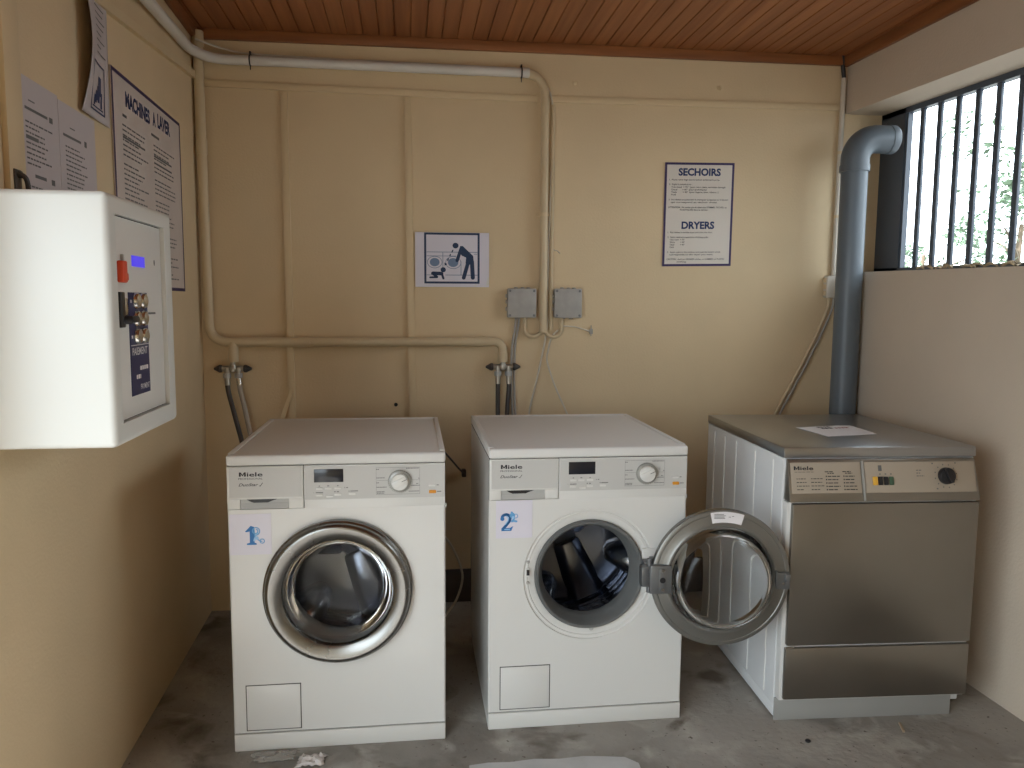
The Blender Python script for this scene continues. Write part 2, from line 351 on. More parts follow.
# barred window
win = empty('window_1', (2.862, 0, 0), kind='structure', label='high window opening with dark vertical bars, blue haze put in their colour')
gm = MB()
ya, yb = -0.075, YO
def rail(y0, y1, f0, f1, x0=-0.012, x1=0.022):
    gm.hexa([(x0, y1, f0(y1)), (x1, y1, f0(y1)), (x1, y0, f0(y0)), (x0, y0, f0(y0)), (x0, y1, f1(y1)), (x1, y1, f1(y1)), (x1, y0, f1(y0)), (x0, y0, f1(y0))])
rail(0.0, yb, lambda y: lint(y)-0.022, lambda y: lint(y)+0.01)
rail(0.0, yb, lambda y: sill(y)-0.005, lambda y: sill(y)+0.020)
rail(0.0, -0.165, lambda y: sill(y), lambda y: lint(y))
rail(-0.165, -0.178, lambda y: sill(y), lambda y: lint(y), -0.008, 0.014)
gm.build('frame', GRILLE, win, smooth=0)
y = -0.262
while y > YO:
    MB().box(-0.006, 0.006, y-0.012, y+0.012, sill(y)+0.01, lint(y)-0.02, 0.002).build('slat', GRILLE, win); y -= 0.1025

# ------------------------------------------------------------------ washing machines
def panel_hole(mb, x0, x1, z0, z1, cx, cz, r, y=0.0, n=96):
    ang = sorted([2*PI*i/n for i in range(n)]+[math.atan2(z-cz, x-cx) % (2*PI) for x in (x0, x1) for z in (z0, z1)])
    ci, re = [], []
    for a in ang:
        c, s = math.cos(a), math.sin(a); k = 1e9
        if c > 1e-9: k = min(k, (x1-cx)/c)
        if c < -1e-9: k = min(k, (x0-cx)/c)
        if s > 1e-9: k = min(k, (z1-cz)/s)
        if s < -1e-9: k = min(k, (z0-cz)/s)
        ci.append((cx+r*c, y, cz+r*s)); re.append((cx+k*c, y, cz+k*s))
    m = len(ang); mb.poly(ci+re, [(i, (i+1) % m, m+(i+1) % m, m+i) for i in range(m)])
HX, HZ, D, HW = 0.005, 0.467, 0.66, 0.2975
def washing_machine():
    root = empty('washing_machine')
    b = MB(); c = 0.004
    panel_hole(b, -HW+c, HW-c, 0.053, 0.699, HX, HZ, 0.2)
    for s in (-1, 1):                                      # chamfer and side
        b.poly([(s*(HW-c), 0, 0.053), (s*HW, c, 0.053), (s*HW, c, 0.699), (s*(HW-c), 0, 0.699)], [(0, 1, 2, 3)])
        b.poly([(s*HW, c, 0.03), (s*HW, D, 0.03), (s*HW, D, 0.822), (s*HW, c, 0.822)], [(0, 1, 2, 3)])
        b.box(s*(HW-0.03) - 0.006, s*(HW-0.03)+0.006, 0.02, D-0.01, 0.0, 0.03)
    b.poly([(-HW, 0, 0.699), (HW, 0, 0.699), (HW, 0.02, 0.699), (-HW, 0.02, 0.699)], [(0, 1, 2, 3)])
    b.poly([(-HW, 0.01, 0.053), (HW, 0.01, 0.053), (HW, D, 0.053), (-HW, D, 0.053)], [(0, 1, 2, 3)])
    b.build('body', WHITE, root, smooth=30)
    MB().box(-HW+0.0005, HW-0.0005, D-0.004, D, 0.03, 0.822).build('rear_panel', SKIRT, root)  # dark back added to cut bounced light in the gap between machines
    R = at(HX, 0, HZ) @ LOCY
    MB().lathe([(0.2, 0), (0.1985, 0.004), (0.194, 0.005), (0.1925, 0.0025), (0.188, 0.0025), (0.186, 0.005), (0.17, 0.006), (0.166, 0.008), (0.165, 0.03)], R, 96).build('door_surround', WHITE, root)
    MB().lathe([(0.166, 0.012), (0.1655, -0.002), (0.162, -0.007), (0.156, -0.006), (0.151, 0.001), (0.147, 0.02), (0.142, 0.03), (0.137, 0.045), (0.137, 0.06), (0.15, 0.075), (0.158, 0.09)], R, 96).build('door_gasket', RUBBER, root)
    MB().box(-0.2965, 0.2965, 0.006, 0.05, 0.690, 0.8215).build('panel_recess', DGAP, root)
    MB().box(-0.297, 0.297, -0.003, D-0.05, 0.0, 0.0495, 0.003).build('plinth', WHITEP, root)
    MB().box(-0.294, 0.294, 0.004, 0.03, 0.049, 0.055).build('plinth_gap', DGAP, root)
    # lid with a raised edge on three sides
    l = MB(); l.box(-HW-0.0005, HW+0.0005, -0.004, D+0.004, 0.8215, 0.851, 0.007, 3)
    l.box(-HW, -HW+0.016, 0.02, D, 0.848, 0.8535, 0.002); l.box(HW-0.016, HW, 0.02, D, 0.848, 0.8535, 0.002); l.box(-HW, HW, D-0.012, D+0.003, 0.848, 0.8535, 0.002)
    l.build('lid', LIDW, root)
    # drum
    dr = MB().lathe([(0.152, 0.085), (0.175, 0.088), (0.232, 0.10), (0.243, 0.125), (0.245, 0.2), (0.245, 0.385), (0.24, 0.40)], R, 96).build('drum', DRUM, root)
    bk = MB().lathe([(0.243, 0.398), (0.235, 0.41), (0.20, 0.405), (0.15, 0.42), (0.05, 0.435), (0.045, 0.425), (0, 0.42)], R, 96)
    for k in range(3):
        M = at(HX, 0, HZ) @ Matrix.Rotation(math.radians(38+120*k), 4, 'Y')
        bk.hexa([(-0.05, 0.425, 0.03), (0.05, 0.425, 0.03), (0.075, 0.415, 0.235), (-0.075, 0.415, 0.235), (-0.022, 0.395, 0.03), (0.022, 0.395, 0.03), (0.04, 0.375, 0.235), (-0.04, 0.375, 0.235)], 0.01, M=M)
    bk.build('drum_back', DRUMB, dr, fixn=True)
    for a in (-22, 98, 218):
        p = MB(); pr = []
        for k in range(13):
            u = k/12; hgt = 0.135*math.sin(PI*u)**0.5+0.001; yy = 0.12+0.27*u
            wd = 0.07*(0.55+0.45*math.sin(PI*u))
            pr.append([(-wd, yy, 0.243), (-wd*0.75, yy, 0.243-hgt*0.55), (-wd*0.35, yy, 0.243-hgt*0.93), (0, yy, 0.243-hgt), (wd*0.35, yy, 0.243-hgt*0.93), (wd*0.75, yy, 0.243-hgt*0.55), (wd, yy, 0.243)])
        vv = [q for row in pr for q in row]
        M = at(HX, 0, HZ) @ Matrix.Rotation(math.radians(a), 4, 'Y')
        p.poly(vv, [(r*7+i, r*7+i+1, (r+1)*7+i+1, (r+1)*7+i) for r in range(12) for i in range(6)], M)
        p.build('paddle', PADDLE, dr, smooth=50)
    # detergent drawer
    d = MB(); x0, x1 = -0.2965, -0.0935
    d.box(x0, x1, -0.0025, 0.012, 0.728, 0.8195, 0.0012); d.box(x0, -0.263, -0.0025, 0.012, 0.7005, 0.7285, 0.001); d.box(-0.133, x1, -0.0025, 0.012, 0.7005, 0.7285, 0.001)
    dw = d.build('detergent_drawer', WHITEP, root)
    MB().box(x0+0.006, x1-0.004, -0.0034, -0.002, 0.7335, 0.8165).build('fascia', FASC, dw)
    h = MB(); h.box(-0.2635, -0.1325, 0.004, 0.014, 0.7005, 0.729)
    h.hexa([(-0.262, -0.002, 0.701), (-0.134, -0.002, 0.701), (-0.134, 0.006, 0.701), (-0.262, 0.006, 0.701), (-0.262, 0.003, 0.716), (-0.134, 0.003, 0.716), (-0.134, 0.006, 0.716), (-0.262, 0.006, 0.716)])
    h.build('drawer_handle', LGREY, dw, label='light grey recessed drawer handle')
    F = frm((0, 0, 0), (1, 0, 0), (0, 0, 1))
    MB().flatpoly(F, [(-0.247, 0.7275), (-0.238, 0.7215), (-0.228, 0.7175), (-0.19, 0.7175), (-0.18, 0.7215), (-0.163, 0.7275)], -0.0022).build('finger_grip', BLACK, dw)
    T = MB(); T.wordmark(F, -0.264, 0.7925, 0.0118, 0.063, 0.0037)
    T.text(F, 'PROFESSIONAL', -0.2655, 0.7835, 0.0075, 0.0037, width=0.0645); T.text(F, 'DuoStar', -0.2655, 0.7655, 0.0115, 0.0037, shear=0.35, bold=0.012, width=0.052)
    T.stroke(F, [(-0.211, 0.766), (-0.208, 0.765), (-0.202, 0.774)], 0.0015, 0.0037)
    T.build('lettering', INK, dw, smooth=0)
    # control panel
    cp = MB().box(-0.0915, 0.2965, -0.0012, 0.012, 0.6985, 0.8195, 0.001).build('control_panel', WHITE, root)
    MB().box(-0.0895, 0.2935, -0.0034, -0.001, 0.7235, 0.8165).build('fascia', FASC, cp)
    MB().box(-0.064, 0.0155, -0.0045, -0.003, 0.772, 0.809, 0.0006).build('display', SCREEN, cp)
    for bx, bz in ((-0.05, 0.7545), (-0.026, 0.7545), (0.0, 0.7545), (-0.051, 0.736), (-0.022, 0.7315), (0.0, 0.7365), (0.039, 0.7375), (0.26, 0.757)):
        MB().box(bx-0.0095, bx+0.0095, -0.0052, -0.003, bz-0.0032, bz+0.0032, 0.0015).build('button', WHITE, cp)
    MB().box(0.2515, 0.2715, -0.0054, -0.003, 0.7345, 0.7435, 0.0022).build('power_button', ORNG, cp, label='orange oval button')
    k = MB(); K = at(0.1705, -0.0034, 0.771) @ LOCY
    k.lathe([(0.0315, 0.0), (0.0315, -0.004), (0.0300, -0.008), (0.0235, -0.010)], K, 48)
    for i in range(36):
        a = 2*PI*i/36; k.box(-0.0011, 0.0011, -0.0095, -0.003, 0.0285, 0.0322, M=at(0.1705, -0.0034, 0.771) @ Matrix.Rotation(a, 4, 'Y'))
    dl = k.build('dial', mat('dial_grey', (0.33, 0.33, 0.31), 0.35, 0.3) if 'dial_grey' not in bpy.data.materials else bpy.data.materials['dial_grey'], cp)
    dl['label'] = 'round programme dial with grey scalloped ring'
    MB().lathe([(0.0235, -0.008), (0.0235, -0.016), (0.0215, -0.019), (0, -0.0195)], K, 40).build('dial_knob', WHITE, dl)
    KM = at(0.1705, -0.0034, 0.771) @ Matrix.Rotation(math.radians(65), 4, 'Y')
    g = MB(); g.box(-0.0095, 0.0095, -0.0225, -0.016, -0.022, 0.022, 0.002, M=KM); g.build('dial_grip', WHITE, dl)
    g2 = MB(); g2.box(-0.0008, 0.0008, -0.0228, -0.02, 0.006, 0.0215, M=KM); g2.build('dial_mark', GINK, dl)
    T = MB()
    hh = 0.0037
    for x0, x1, z in ((0.105, 0.114, 0.804), (0.188, 0.224, 0.806), (0.106, 0.129, 0.780), (0.106, 0.113, 0.766), (0.106, 0.134, 0.7535), (0.107, 0.128, 0.7405), (0.107, 0.127, 0.7365), (0.222, 0.225, 0.777), (0.216, 0.222, 0.762), (0.202, 0.226, 0.757), (0.195, 0.226, 0.7405)):
        word_w = 0.0035; xx = x0
        while xx < x1-0.001:
            T.flat(F, xx, z, min(xx+word_w, x1), z+0.0022, hh); xx += word_w+0.0008
    for x0, x1, z, w in ((0.105, 0.226, 0.8095, 0.0007), (0.105, 0.226, 0.7335, 0.0007), (0.108, 0.138, 0.7735, 0.0006), (0.204, 0.226, 0.7735, 0.0006)): T.flat(F, x0, z, x1, z+w, hh)
    T.flat(F, 0.105, 0.7335, 0.1056, 0.8095, hh); T.flat(F, 0.2255, 0.7335, 0.2261, 0.8095, hh)
    T.build('dial_legend', GINK, cp, smooth=0)
    T = MB()
    for x0, x1, z in ((-0.052, -0.048, 0.7605), (-0.029, -0.023, 0.7605), (-0.002, 0.002, 0.7605), (0.018, 0.020, 0.7545), (0.023, 0.028, 0.7545), (-0.066, -0.065, 0.742), (-0.060, -0.040, 0.742), (-0.010, -0.006, 0.7435), (-0.003, 0.003, 0.7435), (0.029, 0.032, 0.7445), (0.034, 0.055, 0.7445), (0.273, 0.279, 0.7565), (0.274, 0.286, 0.738)):
        T.flat(F, x0, z, x1, z+0.0024, hh)
    T.build('button_legend', GINK, cp, smooth=0)
    # service flap
    MB().box(-0.263, -0.111, -0.0006, 0.004, 0.059, 0.194, 0.0002).build('flap_gap', DGAP, root)
    MB().box(-0.2605, -0.1135, -0.0016, 0.004, 0.0615, 0.1915, 0.0008).build('service_flap', WHITE, root)
    return root
def door(parent, loc, rz, rim_mat=None):
    """door, its outer face towards local -y"""
    d = MB().lathe([(0.152, -0.003), (0.204, -0.003), (0.2055, -0.012), (0.2045, -0.020), (0.200, -0.024), (0.1995, -0.028), (0.1965, -0.035), (0.191, -0.0395), (0.184, -0.0405), (0.162, -0.031), (0.157, -0.0285), (0.1535, -0.026), (0.152, -0.018), (0.152, -0.003)], LOCY, 128).build('door', RING, parent, label='round chrome porthole door')
    d.location = loc; d.rotation_euler = (0, 0, rz)
    MB().lathe([(0.2035, -0.0025), (0.2035, 0.001), (0.198, 0.004), (0.192, 0.0045), (0.19, 0.003), (0.186, 0.0042), (0.168, 0.007), (0.163, 0.0105), (0.1575, 0.0105), (0.1535, 0.006), (0.1525, -0.003)], LOCY, 128).build('door_lining', DOORIN, d)
    MB().lathe([(0.1535, -0.020), (0.148, -0.014), (0.143, 0.0), (0.137, 0.040), (0.128, 0.058), (0.116, 0.066), (0.108, 0.068), (0.06, 0.072), (0, 0.0735),
                (0, 0.069), (0.06, 0.0675), (0.106, 0.0635), (0.113, 0.0612), (0.1235, 0.054), (0.132, 0.038), (0.138, -0.002), (0.144, -0.018), (0.1525, -0.026), (0.1535, -0.020)], LOCY, 128).build('door_glass', GLASS, d, smooth=60)
    return d
GRP = 'front loading washing machines'
w1 = washing_machine(); w2 = copy_tree(w1)
w1.location = (0.6125, -1.0565, 0); w1.rotation_euler = (0, 0, -0.0058)
w2.location = (1.3353, -1.0273, 0); w2.rotation_euler = (0, 0, -0.0029)
for o, lb in ((w1, 'white front-loading washing machine with closed chrome porthole and numeral 1 sheet'), (w2, 'white front-loading washing machine with its round door swung open, numeral 2 sheet')):
    o['label'] = lb; o['category'] = 'washing machine'; o['group'] = GRP
d1 = door(w1, (-0.002, -0.001, 0.462), 0.0)
d2 = door(w2, (0.375, -0.092, 0.474), math.radians(174.5)); d2['label'] = 'open porthole door, grey inner side and glass bowl to the front'
# hinge, latch and label of the open door (door frame: x towards the hinge is +x when closed)
hg = MB(); hg.box(0.148, 0.212, 0.003, 0.020, -0.040, 0.044, 0.003); hg.box(0.168, 0.186, 0.018, 0.0225, -0.03, 0.034, 0.001)
hg.build('hinge_plate', HINGE, d2)
for zz in (-0.026, 0.03): MB().lathe([(0.005, 0), (0.0045, 0.0015), (0, 0.002)], at(0.176, 0.0225, zz) @ LOCY, 12).build('screw', CHROME, d2)
MB().lathe([(0.0085, 0), (0.0085, 0.001), (0, 0.0012)], at(0.176, 0.0225, 0.002) @ LOCY, 16).build('hinge_pin', BLACK, d2)
lt = MB(); lt.box(-0.2, -0.160, 0.003, 0.015, -0.030, 0.020, 0.002); lt.box(-0.163, -0.157, 0.008, 0.019, -0.022, 0.026, 0.001); lt.box(-0.199, -0.183, 0.012, 0.022, -0.006, 0.018, 0.003)
lt.build('latch', HINGE, d2)
MB().lathe([(0.004, 0), (0.0035, 0.0012), (0, 0.0016)], at(-0.18, 0.0155, -0.012) @ LOCY, 12).build('latch_screw', CHROME, d2)
lab = MB(); lab.lathe([(0.1995, 0.0047), (0.1685, 0.0078)], LOCY, 16, math.radians(79), math.radians(108)); 
lab.build('rating_label', PAPER, d2, label='white rating label')
DM = d2.matrix_basis
lg = MB(); LM = frm((-0.055, 0.0062, 0.186), (1, 0, 0), (0, 0, 1)) 
FI = frm((0, 0, 0), (-1, 0, 0), (0, 0, 1))
for (x0, x1, z) in ((-0.028, 0.0, 0.192), (-0.028, 0.006, 0.188), (-0.028, 0.002, 0.184), (-0.028, 0.004, 0.180), (0.014, 0.021, 0.184), (0.024, 0.03, 0.186)):
    lg.flat(FI, x0, z, x1, z+0.0016, 0.0088)
lg.build('label_print', GINK, d2, smooth=0)
# hinge block and lock fittings on machine 2
hb = MB(); hb.box(0.163, 0.212, -0.004, 0.004, 0.405, 0.542, 0.004); hb.build('hinge_bracket', WHITEP, w2)
hb = MB(); hb.box(0.160, 0.203, -0.040, -0.003, 0.437, 0.512, 0.004); hb.box(0.146, 0.182, -0.062, -0.03, 0.443, 0.505, 0.006); hb.cyl((0.172, -0.052, 0.425), (0.172, -0.052, 0.527), 0.008, seg=16); hb.cyl((0.189, -0.02, 0.43), (0.189, -0.02, 0.52), 0.009, seg=16)
hb.build('hinge', HINGE, w2)
lk = MB(); lk.box(-0.187, -0.175, -0.0008, 0.004, 0.466, 0.493, 0.0004); lk.build('lock_plate', WHITEP, w2)
lk = MB(); lk.box(-0.1855, -0.1765, -0.0016, 0.004, 0.471, 0.4885, 0.0004); lk.build('lock_slot', BLACK, w2)
for zz in (0.448, 0.511): MB().lathe([(0.0045, 0.003), (0.0045, -0.001), (0.002, -0.0018), (0, -0.001)], at(-0.181, 0.0, zz) @ LOCY, 14).build('lock_screw', STEELP, w2)
MB().lathe([(0.007, 0.008), (0.007, -0.003), (0, -0.004)], at(0.012, 0.0, 0.301) @ LOCY, 16).build('gasket_clip', LGREY, w2)
for o in (w1, w2):
    MB().box(0.297, 0.3015, 0.004, 0.014, 0.690, 0.702, 0.001).build('side_clip', WHITEP, o)
# numeral sheets
def num_sheet(o, x0, z0, w, h, ch):
    M = frm((x0, 0, z0), (1, 0, 0), (0, 0, 1))
    s = MB().box(0, w, 0, h, 0, 0.0009, M=M @ at(0, 0, 0.0006)).build('numeral_sheet', PAPERL, o, label='white paper sheet with a blue ornamented numeral %s' % ch, smooth=0)
    a = MB()
    if ch == '1':
        a.flatpoly(M, [(0.046, 0.028), (0.072, 0.028), (0.072, 0.032), (0.067, 0.034), (0.067, 0.078), (0.057, 0.082), (0.042, 0.066), (0.044, 0.064), (0.054, 0.066), (0.054, 0.034), (0.046, 0.032)], 0.0019); a.build('numeral', BLUE1, s, smooth=0)
        a = MB(); a.stroke(M, [(0.070+0.011*math.cos(t)*(1-t/14), 0.067+0.011*math.sin(t)*(1-t/14)) for t in [i*0.5 for i in range(-3, 16)]], 0.0028, 0.0021)
        a.stroke(M, [(0.066, 0.072), (0.068, 0.05), (0.076, 0.042), (0.086, 0.037)], 0.003, 0.0021)
        a.stroke(M, [(0.087+0.006*math.cos(t), 0.038+0.006*math.sin(t)) for t in [i*0.6 for i in range(11)]], 0.0025, 0.0021); a.build('ornament', BLUE2, s, smooth=0)
        a = MB(); a.stroke(M, [(0.066, 0.04), (0.07, 0.055), (0.075, 0.062)], 0.005, 0.0020); a.disc(M, 0.073, 0.047, 0.005, h=0.0022); a.build('ornament_highlight', BLUE3, s, smooth=0)
    else:
        a.stroke(M, spline([(0.017, 0.058, 0), (0.02, 0.067, 0), (0.031, 0.071, 0), (0.041, 0.064, 0), (0.040, 0.052, 0), (0.031, 0.040, 0), (0.020, 0.028, 0)], 5) and [(v.x, v.y) for v in spline([(0.017, 0.058, 0), (0.02, 0.067, 0), (0.031, 0.071, 0), (0.041, 0.064, 0), (0.040, 0.052, 0), (0.031, 0.040, 0), (0.020, 0.028, 0)], 5)], 0.0085, 0.0019)
        a.disc(M, 0.019, 0.058, 0.0058, h=0.0020); a.flatpoly(M, [(0.015, 0.022), (0.045, 0.022), (0.051, 0.036), (0.046, 0.034), (0.042, 0.031), (0.02, 0.031)], 0.0021); a.build('numeral', BLUE1, s, smooth=0)
        a = MB(); a.stroke(M, [(0.047, 0.05), (0.053, 0.058), (0.052, 0.069), (0.046, 0.077)], 0.006, 0.0022); a.stroke(M, [(0.058+0.006*math.cos(t), 0.066+0.006*math.sin(t)) for t in [i*0.6 for i in range(11)]], 0.0022, 0.0023)
        a.stroke(M, [(0.05, 0.052), (0.06, 0.05)], 0.006, 0.0022); a.disc(M, 0.048, 0.068, 0.008, h=0.0021); a.build('ornament', BLUE2, s, smooth=0)
        a = MB(); a.stroke(M, [(0.03, 0.066), (0.036, 0.06), (0.035, 0.052), (0.027, 0.042)], 0.003, 0.0026); a.stroke(M, [(0.026, 0.027), (0.04, 0.027)], 0.003, 0.0026); a.disc(M, 0.05, 0.062, 0.004, h=0.0026); a.build('ornament_highlight', BLUE3, s, smooth=0)
num_sheet(w1, -0.294, 0.572, 0.112, 0.115, '1')
num_sheet(w2, -0.277, 0.586, 0.107, 0.112, '2')

# ------------------------------------------------------------------ tumble dryer
dr = empty('tumble_dryer', (2.210, -1.0892, 0), -0.0553, label='stainless steel tumble dryer with white ribbed side and grey lid', category='tumble dryer')
DD = 0.68
b = MB(); b.box(-HW, HW, 0.0, DD, 0.045, 0.817, 0.003); b.box(-HW, HW-0.06, 0.0, DD-0.02, 0.012, 0.05, 0.001)
for (fx, fy) in ((-0.26, 0.05), (0.23, 0.05), (-0.26, 0.6), (0.23, 0.6)): b.cyl((fx, fy, 0), (fx, fy, 0.02), 0.02, seg=12)
b.build('body', DSIDE, dr)
for ly in (0.600, 0.490, 0.380, 0.212, 0.070): MB().cyl((-HW, ly, 0.06), (-HW, ly, 0.80), 0.0035, seg=8).build('side_rib', WHITE, dr)
MB().box(-HW+0.002, HW-0.026, -0.006, 0.0, 0.0, 0.072, 0.001).build('plinth', STEELP, dr)
l = MB(); l.box(-HW-0.002, HW+0.002, -0.008, DD, 0.818, 0.850, 0.004, 2); l.build('lid', STEELT, dr)
MB().box(-HW+0.004, HW-0.004, -0.030, 0.001, 0.076, 0.690, 0.002).build('front_frame', WHITE, dr)
MB().box(-0.283, 0.294, -0.046, -0.029, 0.254, 0.688, 0.004).build('door', STEEL, dr)
MB().box(-0.285, 0.294, -0.044, -0.029, 0.084, 0.246, 0.004).build('lower_panel', STEEL, dr)
lp = MB(); lp.box(-0.287, -0.262, -0.05, -0.044, 0.246, 0.252, 0.001); lp.build('hinge_tab', CHROME, dr)
# sloping control panel
zb, zt_, yb_, yt_ = 0.693, 0.815, -0.046, -0.012
cp = MB(); cp.hexa([(-0.293, yb_, zb), (0.296, yb_, zb), (0.296, 0.0, zb), (-0.293, 0.0, zb), (-0.290, yt_, zt_), (0.292, yt_, zt_), (0.292, 0.0, zt_), (-0.290, 0.0, zt_)], 0.0025)
cp = cp.build('control_panel', STEEL, dr)
P = frm((-0.2925, yb_, zb), (1, 0, 0), (0, yt_-yb_, zt_-zb))        # panel frame: x along, y up the slope
def px(u): return u                                                  # metres along the panel
pl = MB(); pl.box(0.008, 0.222, 0.026, 0.117, -0.001, 0.0012, 0.0005, M=P); pl.build('programme_plate', DPLATE, cp, label='cream plate with programme list')
pl = MB(); pl.box(0.236, 0.579, 0.026, 0.117, -0.001, 0.0012, 0.0005, M=P); pl.build('switch_plate', DPLATE, cp, label='cream plate with switches and timer dial')
pl = MB(); pl.box(0.226, 0.2325, 0.002, 0.121, -0.001, 0.003, 0.001, M=P); pl.build('divider', STEELP, cp)
T = MB(); T.wordmark(P, 0.018, 0.095, 0.0112, 0.06, 0.0016)
def bars(T, M, x0, x1, y, h, hh, rnd, wmin=0.006, wmax=0.016, gap=0.002):
    x = x0
    while x < x1-0.001:
        w = rnd.uniform(wmin, wmax); T.flat(M, x, y, min(x+w, x1), y+h, hh); x += w+gap
R_ = random.Random(3)
bars(T, P, 0.02, 0.078, 0.0885, 0.0012, 0.0016, R_)
for i in range(4):
    bars(T, P, 0.024, 0.024+(0.028, 0.03, 0.038, 0.022)[i], 0.068-i*0.0105, 0.0022, 0.0016, R_, 0.004, 0.01); bars(T, P, 0.068, 0.068+(0.036, 0.034, 0.042, 0.028)[i], 0.068-i*0.0105, 0.0022, 0.0016, R_, 0.004, 0.01)
for cx_ in (0.112, 0.166):
    bars(T, P, cx_, cx_+0.026, 0.088, 0.0025, 0.0016, R_, 0.004, 0.012); bars(T, P, cx_+0.008, cx_+0.03, 0.0835, 0.0025, 0.0016, R_, 0.004, 0.012)
    for i in range(5):
        y = 0.074-i*0.0098; T.flat(P, cx_+0.002, y, cx_+0.0055, y+0.004, 0.0016); bars(T, P, cx_+0.008, cx_+0.008+R_.uniform(0.026, 0.038), y+0.0005, 0.0026, 0.0016, R_, 0.008, 0.016)
T.build('programme_lettering', INK, cp, smooth=0)
for i, m_ in enumerate((YEL, BLACK, BLACK, GRN)):
    u = 0.264+i*0.0170
    s_ = MB(); s_.box(u-0.0068, u+0.0068, 0.048, 0.0735, 0.0, 0.006+0.002*(i == 0), 0.0025, M=P); s_.build('rocker_switch', m_, cp, label=('yellow', 'left black', 'right black', 'dark green')[i]+' rocker switch')
T = MB(); T.flat(P, 0.277, 0.090, 0.288, 0.107, 0.0016)
for i in range(1, 4): T.flat(P, 0.262+i*0.017, 0.079, 0.267+i*0.017, 0.083, 0.0016)
for i in range(3): bars(T, P, 0.395, 0.395+(0.016, 0.014, 0.024)[i], 0.090-i*0.0085, 0.0028, 0.0016, R_, 0.004, 0.009)
DU, DV = 0.487, 0.0735
for i in range(12):
    a = 2*PI*i/12+0.2; T.disc(P, DU+0.0345*math.cos(a), DV+0.0345*math.sin(a), 0.0022, h=0.0016, seg=8)
for (u, v) in ((0.445, 0.109), (0.517, 0.110), (0.454, 0.034)): T.flat(P, u, v, u+0.005, v+0.004, 0.0016)
T.build('switch_lettering', GINK, cp, smooth=0)
k = MB().lathe([(0.0255, 0), (0.0255, 0.003), (0.024, 0.012), (0.0225, 0.014), (0, 0.0145)], P @ at(DU, DV, 0.001), 32)
k.box(-0.006, 0.006, -0.023, 0.023, 0.014, 0.022, 0.002, M=P @ at(DU, DV, 0.001) @ Matrix.Rotation(0.3, 4, 'Z')); k.build('timer_dial', BLACK, cp, label='black timer dial')

# paper lying on the dryer
sh = MB(); sh.poly([(2.129, -0.733, 0.8512), (2.345, -0.700, 0.8512), (2.331, -0.885, 0.8512), (2.142, -0.916, 0.8512), (2.129, -0.733, 0.8522), (2.345, -0.700, 0.8522), (2.331, -0.885, 0.8522), (2.142, -0.916, 0.8522)], [(3, 2, 1, 0), (4, 5, 6, 7), (0, 1, 5, 4), (1, 2, 6, 5), (2, 3, 7, 6), (3, 0, 4, 7)])
sh = sh.build('paper_sheet', PAPER, smooth=0, label='white paper sheet with printed lines lying on the dryer lid', category='paper')
SM = frm((2.205, -0.80, 0.8522), (0.21, 0.033, 0), (-0.013, 0.18, 0)); T = MB()
for i in range(2): bars(T, SM, 0.0, 0.05-0.006*i, 0.05-i*0.026, 0.016, 0.0004, R_, 0.008, 0.014, 0.003)
T.build('print', INK, sh, smooth=0)
T = MB(); bars(T, SM, 0.052, 0.108, 0.022, 0.016, 0.0004, R_, 0.008, 0.014, 0.003); T.build('red_print', mat('dull_red_ink', (0.30, 0.10, 0.08), 0.6), sh, smooth=0)

# ------------------------------------------------------------------ payment box on the left wall
PB = empty('payment_box', (0.037, -1.585, 1.23), label='white wall-mounted payment box with blue keypad and small screen', category='payment box')
bx1, byn, byf, bzb, bzt = 0.256, -0.185, 0.185, -0.226, 0.226      # local: x out from the wall
hs = MB()
hs.box(0.0, bx1, byn, byf, bzb, bzt, 0.011, 3)
hs.bm.faces.ensure_lookup_table()
ff = max((f for f in hs.bm.faces if f.normal.x > 0.9), key=lambda f: f.calc_area())
bmesh.ops.inset_region(hs.bm, faces=[ff], thickness=0.02, depth=0.0)
for v in ff.verts:
    v.co.y = byn+0.036 if v.co.y < 0 else byf-0.054; v.co.z = bzb+0.040 if v.co.z < 0 else bzt-0.034
ff2 = bmesh.ops.extrude_face_region(hs.bm, geom=[ff])
for g in ff2['geom']:
    if isinstance(g, bmesh.types.BMVert): g.co.x -= 0.024
bmesh.ops.delete(hs.bm, geom=[ff], context='FACES_ONLY')
hs.build('housing', BOXW, PB)
fp = MB().box(bx1-0.022, bx1-0.008, byn+0.038, byf-0.056, bzb+0.042, bzt-0.036, 0.0015).build('front_door', BOXD, PB)
MB().box(bx1-0.021, bx1-0.012, byn+0.034, byf-0.052, bzb+0.038, bzt-0.032).build('door_gap', DGAP, PB)
Q = frm((bx1-0.008, 1.585*0, 0), (0, 1, 0), (0, 0, 1))
def qy(y): return y+1.585
def qz(z): return z-1.23
MB().box(qy(-1.634), qy(-1.563), qz(1.333), qz(1.3535), 0, 0.0015, M=Q).build('screen', LCD, fp, label='lit blue screen')
c_ = MB(); c_.box(qy(-1.714), qy(-1.690), qz(1.300), qz(1.340), 0, 0.012, 0.003, M=Q); c_.box(qy(-1.694), qy(-1.680), qz(1.304), qz(1.318), 0, 0.010, 0.002, M=Q)
c_.build('coin_slot', RED, fp, label='red coin slot')
MB().box(qy(-1.693), qy(-1.688), qz(1.318), qz(1.352), 0, 0.006, 0.001, M=Q).build('slot_plate', LGREY, fp)
c_ = MB(); c_.box(qy(-1.726), qy(-1.704), qz(1.218), qz(1.283), 0, 0.010, 0.002, M=Q); c_.build('reader_slot', BLACK, fp)
c_ = MB(); c_.cyl((bx1-0.006, qy(-1.712), qz(1.232)), (bx1+0.010, qy(-1.700), qz(1.232)), 0.008, seg=14); c_.box(qy(-1.70), qy(-1.652), qz(1.226), qz(1.239), 0.006, 0.018, 0.004, M=Q); c_.build('lever', BLACK, fp)
